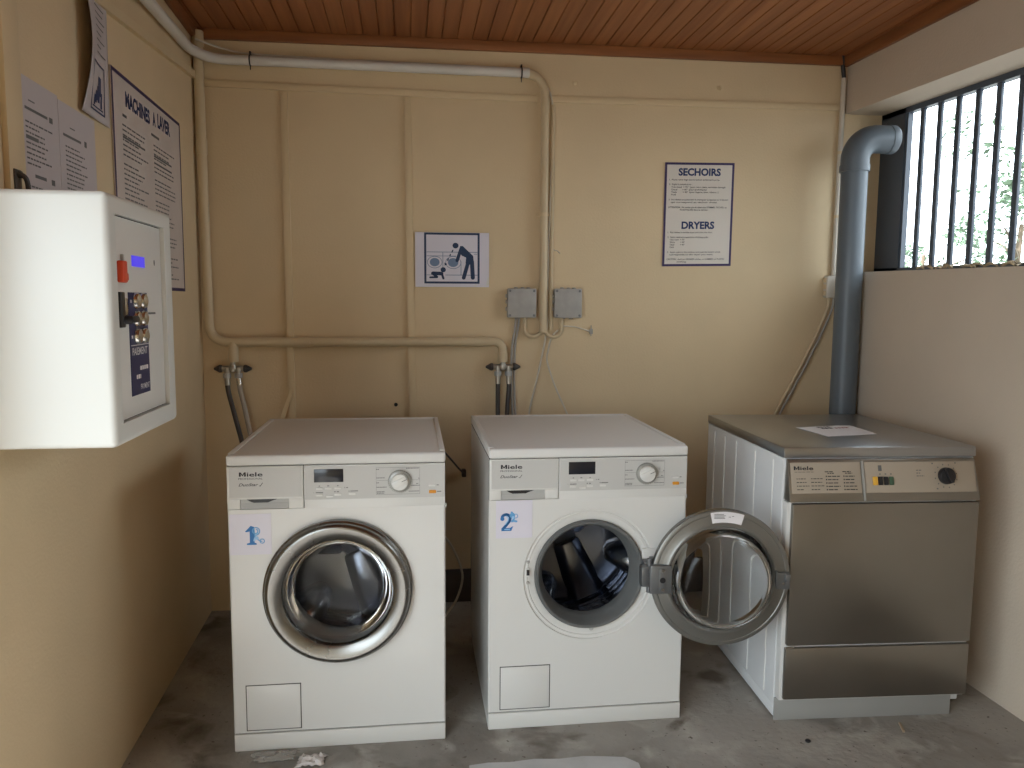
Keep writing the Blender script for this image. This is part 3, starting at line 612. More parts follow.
c_ = MB(); c_.box(qy(-1.694), qy(-1.678), qz(1.236), qz(1.272), 0, 0.006, 0.002, M=Q); c_.build('lever_plate', CHROME, fp)
kp = MB().box(qy(-1.662), qy(-1.558), qz(1.085), qz(1.283), 0, 0.0015, M=Q).build('keypad', KPAD, fp, label='navy blue keypad')
for zz in (1.267, 1.233, 1.199):
    for yy in (-1.626, -1.588):
        MB().lathe([(0.0155, 0), (0.0155, 0.004), (0.013, 0.008), (0.006, 0.0105), (0, 0.011)], Q @ at(qy(yy), qz(zz), 0.0014), 24).build('push_button', CHROME, kp)
T = MB(); T.text(Q, 'PAIEMENT', qy(-1.654), qz(1.163), 0.020, 0.0019, bold=0.015, width=0.085)
T.text(Q, 'PAYMENT', qy(-1.615), qz(1.094), 0.015, 0.0019, bold=0.01, width=0.052)
T.flat(Q, qy(-1.660), qz(1.181), qy(-1.560), qz(1.1825), 0.0019)
bars(T, Q, qy(-1.615), qy(-1.568), qz(1.132), 0.008, 0.0019, R_, 0.006, 0.012); bars(T, Q, qy(-1.637), qy(-1.612), qz(1.116), 0.008, 0.0019, R_, 0.006, 0.012)
for zz in (1.267, 1.233, 1.199):
    T.flat(Q, qy(-1.655), qz(zz-0.004), qy(-1.648), qz(zz+0.002), 0.0019); T.flat(Q, qy(-1.568), qz(zz-0.004), qy(-1.562), qz(zz+0.002), 0.0019)
T.build('keypad_lettering', PAPER, kp, smooth=0)
T = MB(); T.disc(Q, qy(-1.501), qz(1.346), 0.004, 0.006, h=0.0006); T.flat(Q, qy(-1.552), qz(1.240), qy(-1.505), qz(1.244), 0.0006); T.build('keyhole', GINK, fp, smooth=0)

# ------------------------------------------------------------------ wall notices
def left_frame(y, z, off=0.002): return frm((xl(y)+off, y, z), (LY, 1, 0), (0, 0, 1))
# big poster
M = left_frame(-0.953, 1.303); PWd, PH = 0.690, 0.590
po_ = MB().box(0, PWd, 0, PH, 0, 0.003, M=M).build('notice_poster', PAPERO, smooth=0, label='large dark-framed notice headed machines a laver behind the payment box', category='poster')
MB().frame2d(M, 0, 0, PWd, PH, 0.011, 0.0036).build('border', PBORD, po_, smooth=0)
T = MB(); T.text(M, 'MACHINES', 0.11, 0.510, 0.056, 0.0036, bold=0.045, width=0.226); T.text(M, 'A', 0.366, 0.515, 0.056, 0.0036, bold=0.045, width=0.03); T.text(M, 'LAVER', 0.418, 0.519, 0.058, 0.0036, bold=0.045, width=0.143); T.build('heading', BINK, po_, smooth=0)
T = MB(); R2 = random.Random(5)
T.flat(M, 0.08, 0.475, 0.115, 0.483, 0.0036); T.flat(M, 0.345, 0.478, 0.43, 0.486, 0.0036)
for cx0, cw in ((0.075, 0.23), (0.365, 0.25)):
    y = 0.45
    while y > 0.03:
        if R2.random() < 0.12: y -= 0.012; continue
        bars(T, M, cx0, cx0+cw*R2.uniform(0.55, 1.0), y, 0.0045, 0.0036, R2, 0.012, 0.04, 0.005); y -= 0.0135
for cx0, y in ((0.075, 0.416), (0.365, 0.416), (0.365, 0.395)): T.flat(M, cx0, y, cx0+0.2, y+0.006, 0.0038)
T.build('body_lettering', GINK, po_, smooth=0)
# two sheets side by side
def sheet(y0, y1, ztop_, h, lab):
    M = left_frame(y0, ztop_-h); w = y1-y0
    s = MB().box(0, w, 0, h, 0, 0.0012, M=M).build('notice_sheet', SHEETP, smooth=0, label=lab, category='paper', group='printed sheets on the left wall')
    return s, M, w, h
s1, M, w, h = sheet(-1.484, -1.306, 1.722, 0.262, 'white printed sheet above the payment box, farthest from the big framed notice')
T = MB(); T.flat(M, 0.03, h-0.047, 0.06, h-0.044, 0.0018); T.flat(M, 0.012, h-0.066, 0.12, h-0.060, 0.0018); T.flat(M, 0.128, h-0.070, 0.146, h-0.058, 0.0018)
for i in range(9):
    bars(T, M, 0.012, 0.012+R2.uniform(0.06, 0.13), h-0.092-i*0.0105, 0.0035, 0.0018, R2, 0.008, 0.025, 0.003)
T.flat(M, 0.012, h-0.125, 0.07, h-0.117, 0.0019); T.flat(M, 0.045, h-0.200, 0.10, h-0.193, 0.0018); T.flat(M, 0.125, h-0.204, 0.143, h-0.192, 0.0018)
for i in range(3): bars(T, M, 0.012, 0.012+R2.uniform(0.06, 0.12), h-0.222-i*0.0105, 0.0035, 0.0018, R2, 0.008, 0.025, 0.003)
T.build('lettering', GINK, s1, smooth=0)
s2, M, w, h = sheet(-1.304, -1.085, 1.716, 0.262, 'white printed sheet just under the curled sheet, above the payment box')
T = MB(); T.flat(M, 0.06, h-0.052, 0.09, h-0.049, 0.0018); T.flat(M, 0.02, h-0.075, 0.125, h-0.069, 0.0018); T.flat(M, 0.145, h-0.078, 0.16, h-0.064, 0.0018)
for i in range(10):
    bars(T, M, 0.03, 0.03+R2.uniform(0.08, 0.14), h-0.098-i*0.0105, 0.0035, 0.0018, R2, 0.008, 0.025, 0.003)
T.flat(M, 0.05, h-0.212, 0.13, h-0.205, 0.0018); T.flat(M, 0.15, h-0.214, 0.162, h-0.202, 0.0018)
T.build('lettering', GINK, s2, smooth=0)
# curled sheet
def curl(u, v):                                # u along the wall 0..1, v up 0..1
    y = -1.180+u*0.205; z = 1.722+v*0.36
    lift = 0.005+0.028*(1-u)**2*max(0, math.sin(PI*min(1, v*0.9+0.06)))+0.004*v
    return Vector((xl(y)+lift, y+0.03*math.sin(v*PI)*(1-u)*0.6, z))
cs = MB(); nu, nv = 12, 18
vv = [curl(i/nu, j/nv) for j in range(nv+1) for i in range(nu+1)]
fc = [(j*(nu+1)+i, j*(nu+1)+i+1, (j+1)*(nu+1)+i+1, (j+1)*(nu+1)+i) for j in range(nv) for i in range(nu)]
cs.poly(vv, fc); cs = cs.build('notice_sheet', SHEETP, smooth=60, label='curled white sheet with framed picture peeling off beside the big notice', category='paper', group='printed sheets on the left wall')
sol = cs.modifiers.new('thickness', 'SOLIDIFY'); sol.thickness = 0.0006
def cquad(mb, u0, v0, u1, v1, n=4):
    def q(u, v): return curl(u, v)+Vector((0.0014, -0.0006, 0))
    for i in range(n):
        a, c = u0+(u1-u0)*i/n, u0+(u1-u0)*(i+1)/n
        mb.poly([q(a, v0), q(c, v0), q(c, v1), q(a, v1)], [(0, 1, 2, 3)])
T = MB(); cquad(T, 0.24, 0.05, 0.80, 0.062); cquad(T, 0.24, 0.375, 0.80, 0.387); cquad(T, 0.24, 0.062, 0.27, 0.375, 1); cquad(T, 0.77, 0.062, 0.80, 0.375, 1)
for i in range(5): cquad(T, 0.34+i*0.06, 0.09+0.02*i, 0.40+i*0.06, 0.16+0.035*i, 1)
cquad(T, 0.5, 0.12, 0.58, 0.30, 1); cquad(T, 0.30, 0.075, 0.72, 0.085, 2); cquad(T, 0.62, 0.09, 0.68, 0.2, 1)
T.build('picture_frame', BINK, cs, smooth=0)
T = MB()
for i in range(10): cquad(T, 0.45, 0.46+i*0.045, 0.62+R2.uniform(0, 0.28), 0.47+i*0.045, 2)
T.build('lettering', GINK, cs, smooth=0)

# dryers sign on the back wall
TL, TR, BR, BL = Vector((1.884, 0, 1.860)), Vector((2.188, 0, 1.866)), Vector((2.184, 0, 1.433)), Vector((1.879, 0, 1.431))
M = frm((1.8795, -0.0015, 1.431), TR-TL, (0.004, 0, 1)); SW, SH = 0.305, 0.432
sg = MB().box(0, SW, 0, SH, 0, 0.002, M=M).build('dryers_sign', PAPERO, smooth=0, label='blue-bordered sign headed sechoirs and dryers on the back wall', category='sign')
sg.data.materials[0] = mat('sign_white', (0.64, 0.585, 0.52), 0.5)
MB().frame2d(M, 0, 0, SW, SH, 0.0095, 0.0026).build('border', PBORD, sg, smooth=0)
T = MB(); T.text(M, 'SECHOIRS', SW*0.5, 0.379, 0.041, 0.0026, bold=0.04, width=0.186, align='CENTER'); T.build('heading', BINK, sg, smooth=0); T = MB(); T.text(M, 'DRYERS', SW*0.5, 0.158, 0.041, 0.0026, bold=0.04, width=0.145, align='CENTER')
T.build('heading', BINK, sg, smooth=0)
T = MB()
def ln(s, x, y, w): T.text(M, s, x, y, 0.0092, 0.0026, bold=0.012, width=w)
ln('1.  Placez votre linge dans le séchoir et fermez la porte.', 0.020, 0.358, 0.222)
ln('2.  Réglez la température :', 0.020, 0.339, 0.10)
ln('Très chaud  = 75°  (pour coton, jeans, serviettes éponge)', 0.030, 0.3275, 0.238)
ln('Chaud        = 60°  (pour synthétiques)', 0.030, 0.317, 0.155)
ln('Tiède         = 40°  (pour lingerie, laine, rideaux...)', 0.030, 0.3065, 0.208)
ln('Froid', 0.030, 0.296, 0.02)
ln('3.  Introduisez une pièce dans le monnayeur et appuyez sur le bouton', 0.020, 0.2755, 0.262)
ln('qui correspond au séchoir choisi.', 0.030, 0.2645, 0.205)
ln('ATTENTION:  Ne mettez pas de vêtements GOMMES, TACHES, ou', 0.019, 0.2435, 0.258)
ln('PLASTIQUES dans le séchoir.', 0.071, 0.233, 0.125)
ln('1.  Put clothes in tumble dryer and close the door.', 0.020, 0.139, 0.198)
ln('2.  Select desired temperature of drying cycle :', 0.020, 0.119, 0.182)
ln('Very warm  = 75°', 0.030, 0.1085, 0.066); ln('Warm          = 60°', 0.030, 0.098, 0.066); ln('Tepid          = 40°', 0.030, 0.0875, 0.066); ln('Cold', 0.030, 0.077, 0.018)
ln('3.  Insert coins in the coinbox and push the button which', 0.020, 0.0565, 0.236); ln('corresponds to the dryer you want.', 0.030, 0.046, 0.194)
ln("CAUTION:  don't put GREASED clothes, or GUMMED, or PLASTIC", 0.019, 0.0265, 0.256); ln('clothing.', 0.063, 0.016, 0.044)
T.build('body_lettering', INK, sg, smooth=0)

# child safety pictogram
M = frm((0.8395, -0.0085, 1.334), (1, 0, 0.005), (-0.002, 0, 1)); SW, SH = 0.301, 0.220
pc = MB().box(0, SW, 0, SH, 0, 0.0012, M=M).build('pictogram_sign', PAPERL, smooth=0, label='small sign of adult and crawling child at washing machines, on back wall', category='sign')
S = lambda x, y: ((x-52)/815*SW, SH-(y-85)/600*SH)     # from the sign's own layout
a = MB(); x0, y0 = S(150, 648); x1, y1 = S(762, 88); a.frame2d(M, x0, y0, x1, y1, 0.0085, 0.0018); a.build('border', PICTO, pc, smooth=0)
a = MB()
def st(pts, w, h=0.0018): a.stroke(M, [S(*p) for p in pts], w/815*SW, h)
st([(180, 300), (735, 300)], 7); st([(180, 343), (500, 343)], 6); st([(355, 300), (355, 480)], 7); st([(385, 553), (735, 553)], 7); st([(555, 400), (555, 550)], 7); st([(700, 320), (735, 320)], 6); st([(180, 553), (230, 553)], 6)
for cx, cy, r in ((265, 412, 80), (470, 415, 84)):
    st([(cx+r*math.cos(2*PI*i/28), cy+r*0.8*math.sin(2*PI*i/28)) for i in range(29)], 6)
a.build('machine_outline', PICTOL, pc, smooth=0)
for cx, cy, r in ((265, 412, 54), (468, 415, 58)): MB().disc(M, *S(cx, cy), r/815*SW, r/600*SH*0.85, h=0.0017).build('machine_door', PICTOL, pc, smooth=0)
a = MB(); a.disc(M, *S(495, 228), 33/815*SW, 31/600*SH, h=0.0020)
st([(558, 255), (512, 392)], 36, 0.0020); a.flatpoly(M, [S(*p) for p in ((545, 232), (575, 232), (690, 340), (698, 420), (640, 440), (605, 420), (612, 360), (560, 335), (545, 300))], 0.0021)
st([(632, 420), (585, 582)], 42, 0.0020); st([(676, 400), (686, 580)], 46, 0.0020)
a.disc(M, *S(358, 495), 29/815*SW, 28/600*SH, h=0.0020); st([(245, 535), (340, 538)], 40, 0.0020); st([(345, 545), (360, 590)], 24, 0.0020); st([(285, 578), (215, 580)], 20, 0.0020); st([(250, 545), (290, 575)], 26, 0.0020)
for p, q in (((465, 280), (455, 300)), ((438, 325), (432, 342)), ((415, 372), (408, 392))): st([p, q], 13, 0.0020)
a.flatpoly(M, [S(*p) for p in ((372, 415), (404, 432), (375, 452))], 0.0020)
a.build('figures', PICTO, pc, smooth=0)
MB().flatpoly(M, [S(*p) for p in ((690, 672), (722, 650), (728, 668), (712, 680))], 0.0022).build('tape', WHITE, pc, smooth=0); MB().flatpoly(M, [S(*p) for p in ((832, 665), (858, 560), (868, 600), (866, 662))], 0.0022).build('tape', WHITE, pc, smooth=0)

# ------------------------------------------------------------------ pipes, ducts and boxes
yc = -0.026
wp = empty('conduit_pipe', (0, 0, 0), label='white and cream conduit running under the ceiling and down to junction boxes', category='pipe')
zc_ = 2.188
MB().tube([(xl(-1.94)+0.03, -1.94, 2.09), (0.04, -0.64, 2.165), (0.022, -0.125, zc_), (0.075, yc, zc_), (1.292, yc, zc_+0.003)], 0.0185, 16, 0.06).build('white_length', WPIPE, wp, label='white plastic length')
MB().tube([(1.16, yc, zc_+0.003), (1.365, yc, zc_+0.003), (1.365, yc, 1.15)], 0.0165, 16, 0.098).build('cream_length', PIPEP, wp, label='cream painted length')
for x in (0.61, 0.83, 1.05): MB().tube([(x, yc, zc_+0.002), (x+0.03, yc, zc_+0.002)], 0.0195, 16).build('pipe_joint', WPIPE, wp)
MB().tube([(1.27, yc, zc_+0.003), (1.298, yc, zc_+0.003)], 0.0195, 16).build('pipe_joint', WPIPE, wp); MB().tube([(1.365, yc, 2.09), (1.365, yc, 2.06)], 0.018, 16).build('pipe_joint', PIPEP, wp)
c_ = MB(); c_.tube([(1.365, yc, 1.64), (1.365, yc, 1.625)], 0.0178, 16); c_.box(1.34, 1.39, -0.015, 0.0, 1.628, 1.638); c_.build('wall_bracket', BATT, wp)
for x in (0.215, 1.266):
    c_ = MB(); c_.tube([(x-0.0025, yc, zc_+0.002), (x+0.0025, yc, zc_+0.002)], 0.0215, 16); c_.box(x-0.003, x+0.003, yc-0.004, 0, zc_+0.019, zc_+0.034); c_.cyl((x, yc, zc_-0.034), (x, yc, zc_-0.018), 0.002, seg=8); c_.build('pipe_clip', BLACK, wp, label='black pipe clip')
# thin cable following the conduit
c_ = MB(); c_.tube(spline([(0.025, -0.07, 2.245), (0.12, -0.02, 2.228), (0.25, -0.015, 2.215), (0.7, -0.01, 2.213), (1.24, -0.008, 2.212), (1.29, -0.008, 2.206), (1.345, -0.008, 2.180), (1.385, -0.008, 2.125), (1.399, -0.008, 2.07), (1.402, -0.008, 2.0), (1.394, -0.009, 1.7), (1.388, -0.009, 1.5), (1.385, -0.009, 1.3), (1.384, -0.010, 1.16), (1.35, -0.014, 0.98), (1.31, -0.02, 0.80), (1.30, -0.03, 0.6)], 6), 0.0038, 8)
c_.build('cable', CORDW, label='thin cream cable following the conduit down between the junction boxes', category='cable')
c_ = MB(); c_.tube([(1.402, -0.010, 2.075), (1.402, -0.010, 1.16)], 0.0075, 10); c_.build('conduit_pipe', PIPEP, label='thin cream conduit beside the thick vertical pipe', category='pipe')
c_ = MB(); c_.tube([(1.398, -0.011, 2.055), (1.398, -0.011, 2.09)], 0.0105, 10); 
# junction boxes
def junction_box(x0, x1, z0, z1, lab):
    o = empty('junction_box', ((x0+x1)/2, 0, (z0+z1)/2), label=lab, category='junction box', group='grey junction boxes')
    w, h = (x1-x0)/2, (z1-z0)/2
    b = MB(); b.box(-w, w, -0.028, 0, -h, h, 0.006)
    for i in (-0.4, 0.1, 0.5): b.cyl((w*i, -0.013, h-0.003), (w*i, -0.013, h+0.006), 0.008, seg=12); b.cyl((-w+0.003, -0.013, h*i), (-w-0.006, -0.013, h*i), 0.008, seg=12)
    b.cyl((-w*0.3, -0.013, -h-0.006), (-w*0.3, -0.013, -h+0.003), 0.009, seg=12); b.cyl((w*0.3, -0.013, -h-0.006), (w*0.3, -0.013, -h+0.003), 0.009, seg=12)
    b.build('housing', JBOX, o)
    MB().box(-w-0.001, w+0.001, -0.040, -0.027, -h-0.001, h+0.001, 0.004).build('cover', JBOX, o)
    for sx in (-1, 1):
        for sz in (-1, 1): MB().lathe([(0.005, 0), (0.005, 0.0015), (0.002, 0.002), (0, 0.001)], at(sx*(w-0.009), -0.0395, sz*(h-0.009)) @ Matrix.Rotation(PI/2, 4, 'X'), 12).build('screw', HINGE, o)
junction_box(1.216, 1.334, 1.212, 1.330, 'grey square junction box with two grey cables hanging from it')
junction_box(1.412, 1.526, 1.212, 1.331, 'grey square junction box beside the short cable stub')
def ubend(x0, x1, lab):
    m = MB(); c = (x0+x1)/2; r = abs(x1-x0)/2
    pts = [(x0, -0.014, 1.215), (x0, -0.014, 1.17)]+[(c-(c-x0)*math.cos(PI*i/12), -0.014-0.006*(i/12), 1.165-r*0.9*math.sin(PI*i/12)) for i in range(13)]+[(x1, -0.02, 1.185)]
    m.tube(pts, 0.0085, 12); m.build('conduit_bend', PIPEP, label=lab, category='pipe', group='cream conduit bends')
ubend(1.291, 1.362, 'cream U-shaped conduit bend under the left junction box')
ubend(1.447, 1.374, 'cream U-shaped conduit bend under the right junction box')
c_ = MB(); c_.tube(spline([(1.254, -0.013, 1.212), (1.250, -0.012, 1.17), (1.240, -0.010, 1.10), (1.236, -0.010, 1.02), (1.236, -0.015, 0.9), (1.25, -0.02, 0.7)], 6), 0.0048, 8)
c_.build('cable', CORDG, label='grey cable hanging from the left junction box, left of the pair', category='cable', group='grey cables under the left junction box')
c_ = MB(); c_.tube(spline([(1.266, -0.013, 1.212), (1.263, -0.012, 1.17), (1.252, -0.010, 1.10), (1.249, -0.010, 1.02), (1.249, -0.015, 0.9), (1.26, -0.02, 0.7)], 6), 0.0048, 8)
c_.build('cable', CORDG, label='grey cable hanging from the left junction box, right of the pair', category='cable', group='grey cables under the left junction box')
c_ = MB(); c_.tube(spline([(1.432, -0.014, 1.16), (1.405, -0.012, 1.13), (1.391, -0.010, 1.07), (1.388, -0.010, 1.03), (1.42, -0.012, 0.93), (1.475, -0.02, 0.805), (1.53, -0.03, 0.66)], 8), 0.0036, 8)
c_.build('cable', CORDW, label='thin white cable slanting down right behind the open washing machine', category='cable')
c_ = MB(); c_.tube(spline([(1.452, -0.012, 1.177), (1.50, -0.008, 1.174), (1.545, -0.006, 1.163), (1.576, -0.006, 1.152)], 6), 0.0026, 8)
c_.build('cable', CORDW, label='short thin cable stub reaching right on the bare back wall', category='cable')
c_ = MB(); c_.box(1.570, 1.583, -0.010, 0, 1.143, 1.166, 0.002); c_.cyl((1.576, -0.005, 1.135), (1.576, -0.005, 1.18), 0.002, seg=6); c_.build('cable_clip', CORDG, label='small grey clip at the end of the short cable stub', category='clip')
c_ = MB(); c_.lathe([(0.007, 0), (0.007, 0.006), (0.003, 0.009), (0, 0.009)], at(1.403, -0.001, 1.502) @ Matrix.Rotation(PI/2, 4, 'X'), 12); c_.tube(spline([(1.403, -0.008, 1.50), (1.415, -0.01, 1.49), (1.425, -0.012, 1.488), (1.437, -0.012, 1.478), (1.43, -0.010, 1.483)], 5), 0.0016, 6)
c_.build('wire_hook', CORDG, label='small wire end sticking out beside the vertical pipe', category='hook')
c_ = MB(); xx = xl(-1.535)+0.012
c_.box(xx, xx+0.004, -1.556, -1.530, 1.47, 1.522, 0.001); c_.tube(spline([(xx+0.004, -1.548, 1.515), (xx+0.016, -1.540, 1.505), (xx+0.014, -1.528, 1.48), (xx+0.006, -1.518, 1.462)], 5), 0.005, 8); c_.cyl((xx, -1.543, 1.512), (xx+0.010, -1.543, 1.512), 0.007, seg=10)
c_.build('wall_clip', HOSEB, label='small dark metal clip on the wall batten just above the payment box', category='clip')
# cream water pipe with branch
wt = empty('water_pipe', (0, 0, 0), label='cream painted water pipe feeding the two twin taps', category='pipe')
cx0 = 0.030
rr = 0.0215
MB().tube([(0.024, -0.030, 2.285), (0.026, -0.030, 1.95), (0.034, -0.030, 1.109), (1.196, -0.030, 1.112), (1.196, -0.030, 1.03)], 0.0185, 18, 0.075).build('pipe', PIPEP, wt)
for p, q in (((0.0265, -0.030, 1.885), (0.027, -0.030, 1.83)), ((0.0255, -0.030, 2.285), (0.0255, -0.030, 2.23)), ((0.37, -0.030, 1.1095), (0.42, -0.030, 1.1095)), ((1.03, -0.030, 1.1115), (1.11, -0.030, 1.1118)), ((1.196, -0.03, 1.068), (1.196, -0.03, 1.028))):
    MB().tube([p, q], 0.0212, 18).build('pipe_joint', PIPEP, wt)
MB().tube([(0.122, -0.030, 1.112), (0.122, -0.030, 1.03)], 0.0205, 18).build('branch', PIPEP, wt)
# twin taps
def twin_tap(x, z, lab):
    o = empty('twin_tap', (x, -0.035, z), label=lab, category='tap', group='twin water taps')
    b = MB(); b.cyl((0, 0, 0.012), (0, 0, 0.036), 0.010, seg=12); b.cyl((0, 0, 0.026), (0, 0, 0.033), 0.0145, seg=6); b.cyl((-0.042, 0, 0), (0.042, 0, 0), 0.0115, seg=14); b.lathe([(0, -0.016), (0.013, -0.014), (0.017, 0), (0.013, 0.014), (0, 0.016)], at(0, 0, 0), 16)
    for s in (-1, 1): b.cyl((s*0.022, -0.004, 0.004), (s*0.022, -0.006, -0.026), 0.0105, seg=14)
    b.build('tap_body', BRASS, o)
    for s in (-1, 1):
        h = MB(); h.lathe([(0.006, 0.038), (0.0145, 0.042), (0.016, 0.050), (0.012, 0.058), (0.006, 0.068), (0.004, 0.072), (0, 0.073)], Matrix.Rotation(s*PI/2, 4, 'Y'), 14); h.build('tap_handle', HOSEB, o, label='dark tap handle')
        n = MB(); n.cyl((s*0.022, -0.006, -0.036), (s*0.022, -0.006, -0.018), 0.0155, seg=10); n.build('hose_nut', LGREY, o)
twin_tap(0.120, 1.004, 'twin water tap in the room corner under the pipe stub')
twin_tap(1.198, 1.008, 'twin water tap between the washing machines under the pipe elbow')
def hose(pts, m_, lab):
    o = empty('water_hose', pts[0], label=lab, category='hose'); p0 = Vector(pts[0]); P_ = [Vector(p)-p0 for p in pts]
    MB().tube(spline(P_, 7), 0.0095, 12).build('hose', m_, o); MB().cyl(P_[0]+Vector((0, 0, 0.002)), P_[0]+(P_[1]-P_[0]).normalized()*0.034, 0.0105, seg=14).build('ferrule', BRASS if m_ is HOSEB else CHROME, o)
hose([(0.098, -0.042, 0.972), (0.102, -0.047, 0.92), (0.120, -0.058, 0.85), (0.152, -0.08, 0.735), (0.20, -0.15, 0.62), (0.33, -0.26, 0.53), (0.42, -0.355, 0.50)], HOSEB, 'dark hose curving from the corner tap behind the left washing machine')
hose([(0.142, -0.042, 0.972), (0.148, -0.047, 0.92), (0.163, -0.058, 0.86), (0.192, -0.08, 0.735), (0.24, -0.15, 0.64), (0.37, -0.26, 0.56), (0.46, -0.355, 0.53)], HOSEL, 'pale grey hose curving from the corner tap behind the left washing machine')
hose([(1.176, -0.042, 0.972), (1.176, -0.043, 0.92), (1.176, -0.045, 0.82), (1.178, -0.07, 0.70), (1.19, -0.20, 0.58), (1.20, -0.335, 0.53)], HOSEB, 'left dark hose dropping from the tap behind the open washing machine')
hose([(1.220, -0.042, 0.972), (1.222, -0.043, 0.92), (1.215, -0.045, 0.82), (1.212, -0.07, 0.70), (1.225, -0.20, 0.60), (1.24, -0.335, 0.56)], HOSEB, 'right dark hose dropping from the tap behind the open washing machine')
c_ = MB(); c_.tube(spline([(0.90, -0.36, 0.42), (0.945, -0.31, 0.375), (0.985, -0.30, 0.305), (1.012, -0.30, 0.215), (0.99, -0.30, 0.125), (0.95, -0.31, 0.07), (0.90, -0.34, 0.02)], 8), 0.0045, 8)
c_.build('cord', CORDW, label='pale cord looping out behind the right side of washing machine one', category='cord')
c_ = MB(); c_.tube(spline([(0.93, -0.09, 0.69), (0.98, -0.07, 0.63), (1.015, -0.05, 0.585), (1.036, -0.03, 0.561)], 6), 0.004, 8); c_.box(1.028, 1.046, -0.035, 0, 0.545, 0.575, 0.003)
c_.build('cord', HOSEB, label='short dark cord on the back wall in the gap between washing machines', category='cord')
# loose strip by the left batten, hole and bolts in the wall
c_ = MB(); c_.hexa([(0.297, -0.05, 0.80), (0.315, -0.05, 0.80), (0.315, -0.042, 0.80), (0.297, -0.042, 0.80), (0.336, -0.012, 0.918), (0.350, -0.012, 0.918), (0.350, -0.008, 0.918), (0.336, -0.008, 0.918)])
c_.hexa([(0.25, -0.12, 0.55), (0.27, -0.12, 0.55), (0.27, -0.11, 0.55), (0.25, -0.11, 0.55), (0.297, -0.05, 0.80), (0.315, -0.05, 0.80), (0.315, -0.042, 0.80), (0.297, -0.042, 0.80)])
c_.build('wood_strip', BATT, label='narrow cream strip leaning on the left batten behind machine one', category='strip', smooth=0)
MB().lathe([(0.008, 0), (0.008, 0.003), (0.004, 0.004), (0, 0.002)], at(0.757, -0.0005, 0.850) @ Matrix.Rotation(PI/2, 4, 'X'), 10).build('wall_plug', BLACK, label='small black wall plug above the left washing machine', category='plug')
for x, z, lb in ((1.493, 2.169, 'small round bolt near the bend of the conduit'), (2.110, 2.175, 'small round bolt high above the dryers sign')):
    MB().lathe([(0.010, 0), (0.0095, 0.004), (0.006, 0.005), (0.0045, 0.009), (0, 0.0095)], at(x, -0.0005, z) @ Matrix.Rotation(PI/2, 4, 'X'), 14).build('wall_bolt', BATT, label=lb, category='bolt', group='bolts on the back wall')
# thin conduit in the right corner, socket and cable
tp = empty('corner_conduit', (0, 0, 0), label='thin pale conduit with dark top running up beside the exhaust duct', category='pipe')
MB().tube([(2.657, -0.014, 2.235), (2.653, -0.014, 1.40)], 0.0105, 12).build('pipe', CORDW, tp)
MB().tube([(2.645, -0.016, 2.325), (2.650, -0.014, 2.275), (2.658, -0.014, 2.228)], 0.0085, 10).build('sleeve', BLACK, tp, label='black sleeve')
for z in (1.93, 1.66): MB().tube([(2.655, -0.014, z), (2.655, -0.014, z-0.012)], 0.0125, 12).build('pipe_clip', BATT, tp)
so = empty('wall_socket', (2.640, 0, 1.352), label='small cream box at the conduit end beside the grey duct', category='socket')
MB().box(-0.026, 0.030, -0.034, 0, -0.048, 0.048, 0.006).build('housing', CORDW, so)
for z in (-0.028, 0.0, 0.028): MB().box(-0.031, -0.025, -0.028, -0.006, z-0.010, z+0.010, 0.002).build('cable_entry', BATT, so)
for k, dx in enumerate((-0.010, 0.012)):
    c_ = MB(); c_.tube(spline([(2.645+dx, -0.018, 1.304), (2.640+dx, -0.018, 1.26), (2.60+dx, -0.020, 1.16), (2.52+dx, -0.022, 0.995), (2.41+dx, -0.026, 0.785), (2.36+dx, -0.05, 0.66)], 7), 0.0052 if k else 0.0068, 8)
    c_.build('cable', CORDG if k else PIPEP, label=('cream cable sagging from the corner socket towards the dryer, left strand', 'grey cable sagging from the corner socket towards the dryer, right strand')[k], category='cable', group='cables from the corner socket')
# grey exhaust duct
du = empty('exhaust_duct', (2.615, -0.2, 0), label='thick grey plastic exhaust duct rising behind the dryer into the barred window', category='duct')
MB().tube([(0.0, -0.12, 0.55), (0, 0, 0.62), (0, 0, 1.845)], 0.052, 28, 0.09).build('pipe', DUCT, du)
el = [Vector((0, 0, 1.815))]+[Vector((0.085-0.085*math.cos(i*PI/24), 0, 1.86+0.085*math.sin(i*PI/24))) for i in range(13)]+[Vector((0.152, 0, 1.945))]
MB().tube(el, 0.0555, 28).build('elbow', DUCT, du)
c_ = MB(); c_.tube([(0, 0, 1.812), (0, 0, 1.838)], 0.0585, 28); c_.build('collar', DUCT, du)
MB().tube([(0.135, 0, 1.945), (0.160, 0, 1.945), (0.166, 0, 1.945)], lambda u: 0.0575-0.004*(u > 0.9), 28).build('end_collar', DUCT, du)

# ------------------------------------------------------------------ small litter
R3 = random.Random(11)
def leaf(x, y, z, s, rz):
    m = MB(); nu = 6; pts = []
    for i in range(nu+1):
        t = i/nu; w = 0.32*math.sin(PI*min(1, t*0.95+0.04))**0.8; zz = 0.25*math.sin(PI*t)+R3.uniform(-0.04, 0.04)
        pts += [(t-0.5, -w, zz+0.14), (t-0.5, 0, zz), (t-0.5, w, zz+0.14+R3.uniform(-0.05, 0.05))]
    f = [(i*3+j, i*3+j+1, (i+1)*3+j+1, (i+1)*3+j) for i in range(nu) for j in range(2)]
    M = at(x, y, z) @ Matrix.Rotation(rz, 4, 'Z') @ Matrix.Rotation(R3.uniform(-0.3, 0.3), 4, 'X') @ Matrix.Diagonal((s, s, s*0.8, 1))
    o = m.poly(pts, f, M).build('dry_leaf', LEAFD, smooth=50, label='curled dry leaf among litter on the window ledge', category='leaf', group='dry leaves on the window ledge'); 
    md = o.modifiers.new('thickness', 'SOLIDIFY'); md.thickness = 0.0008; return o
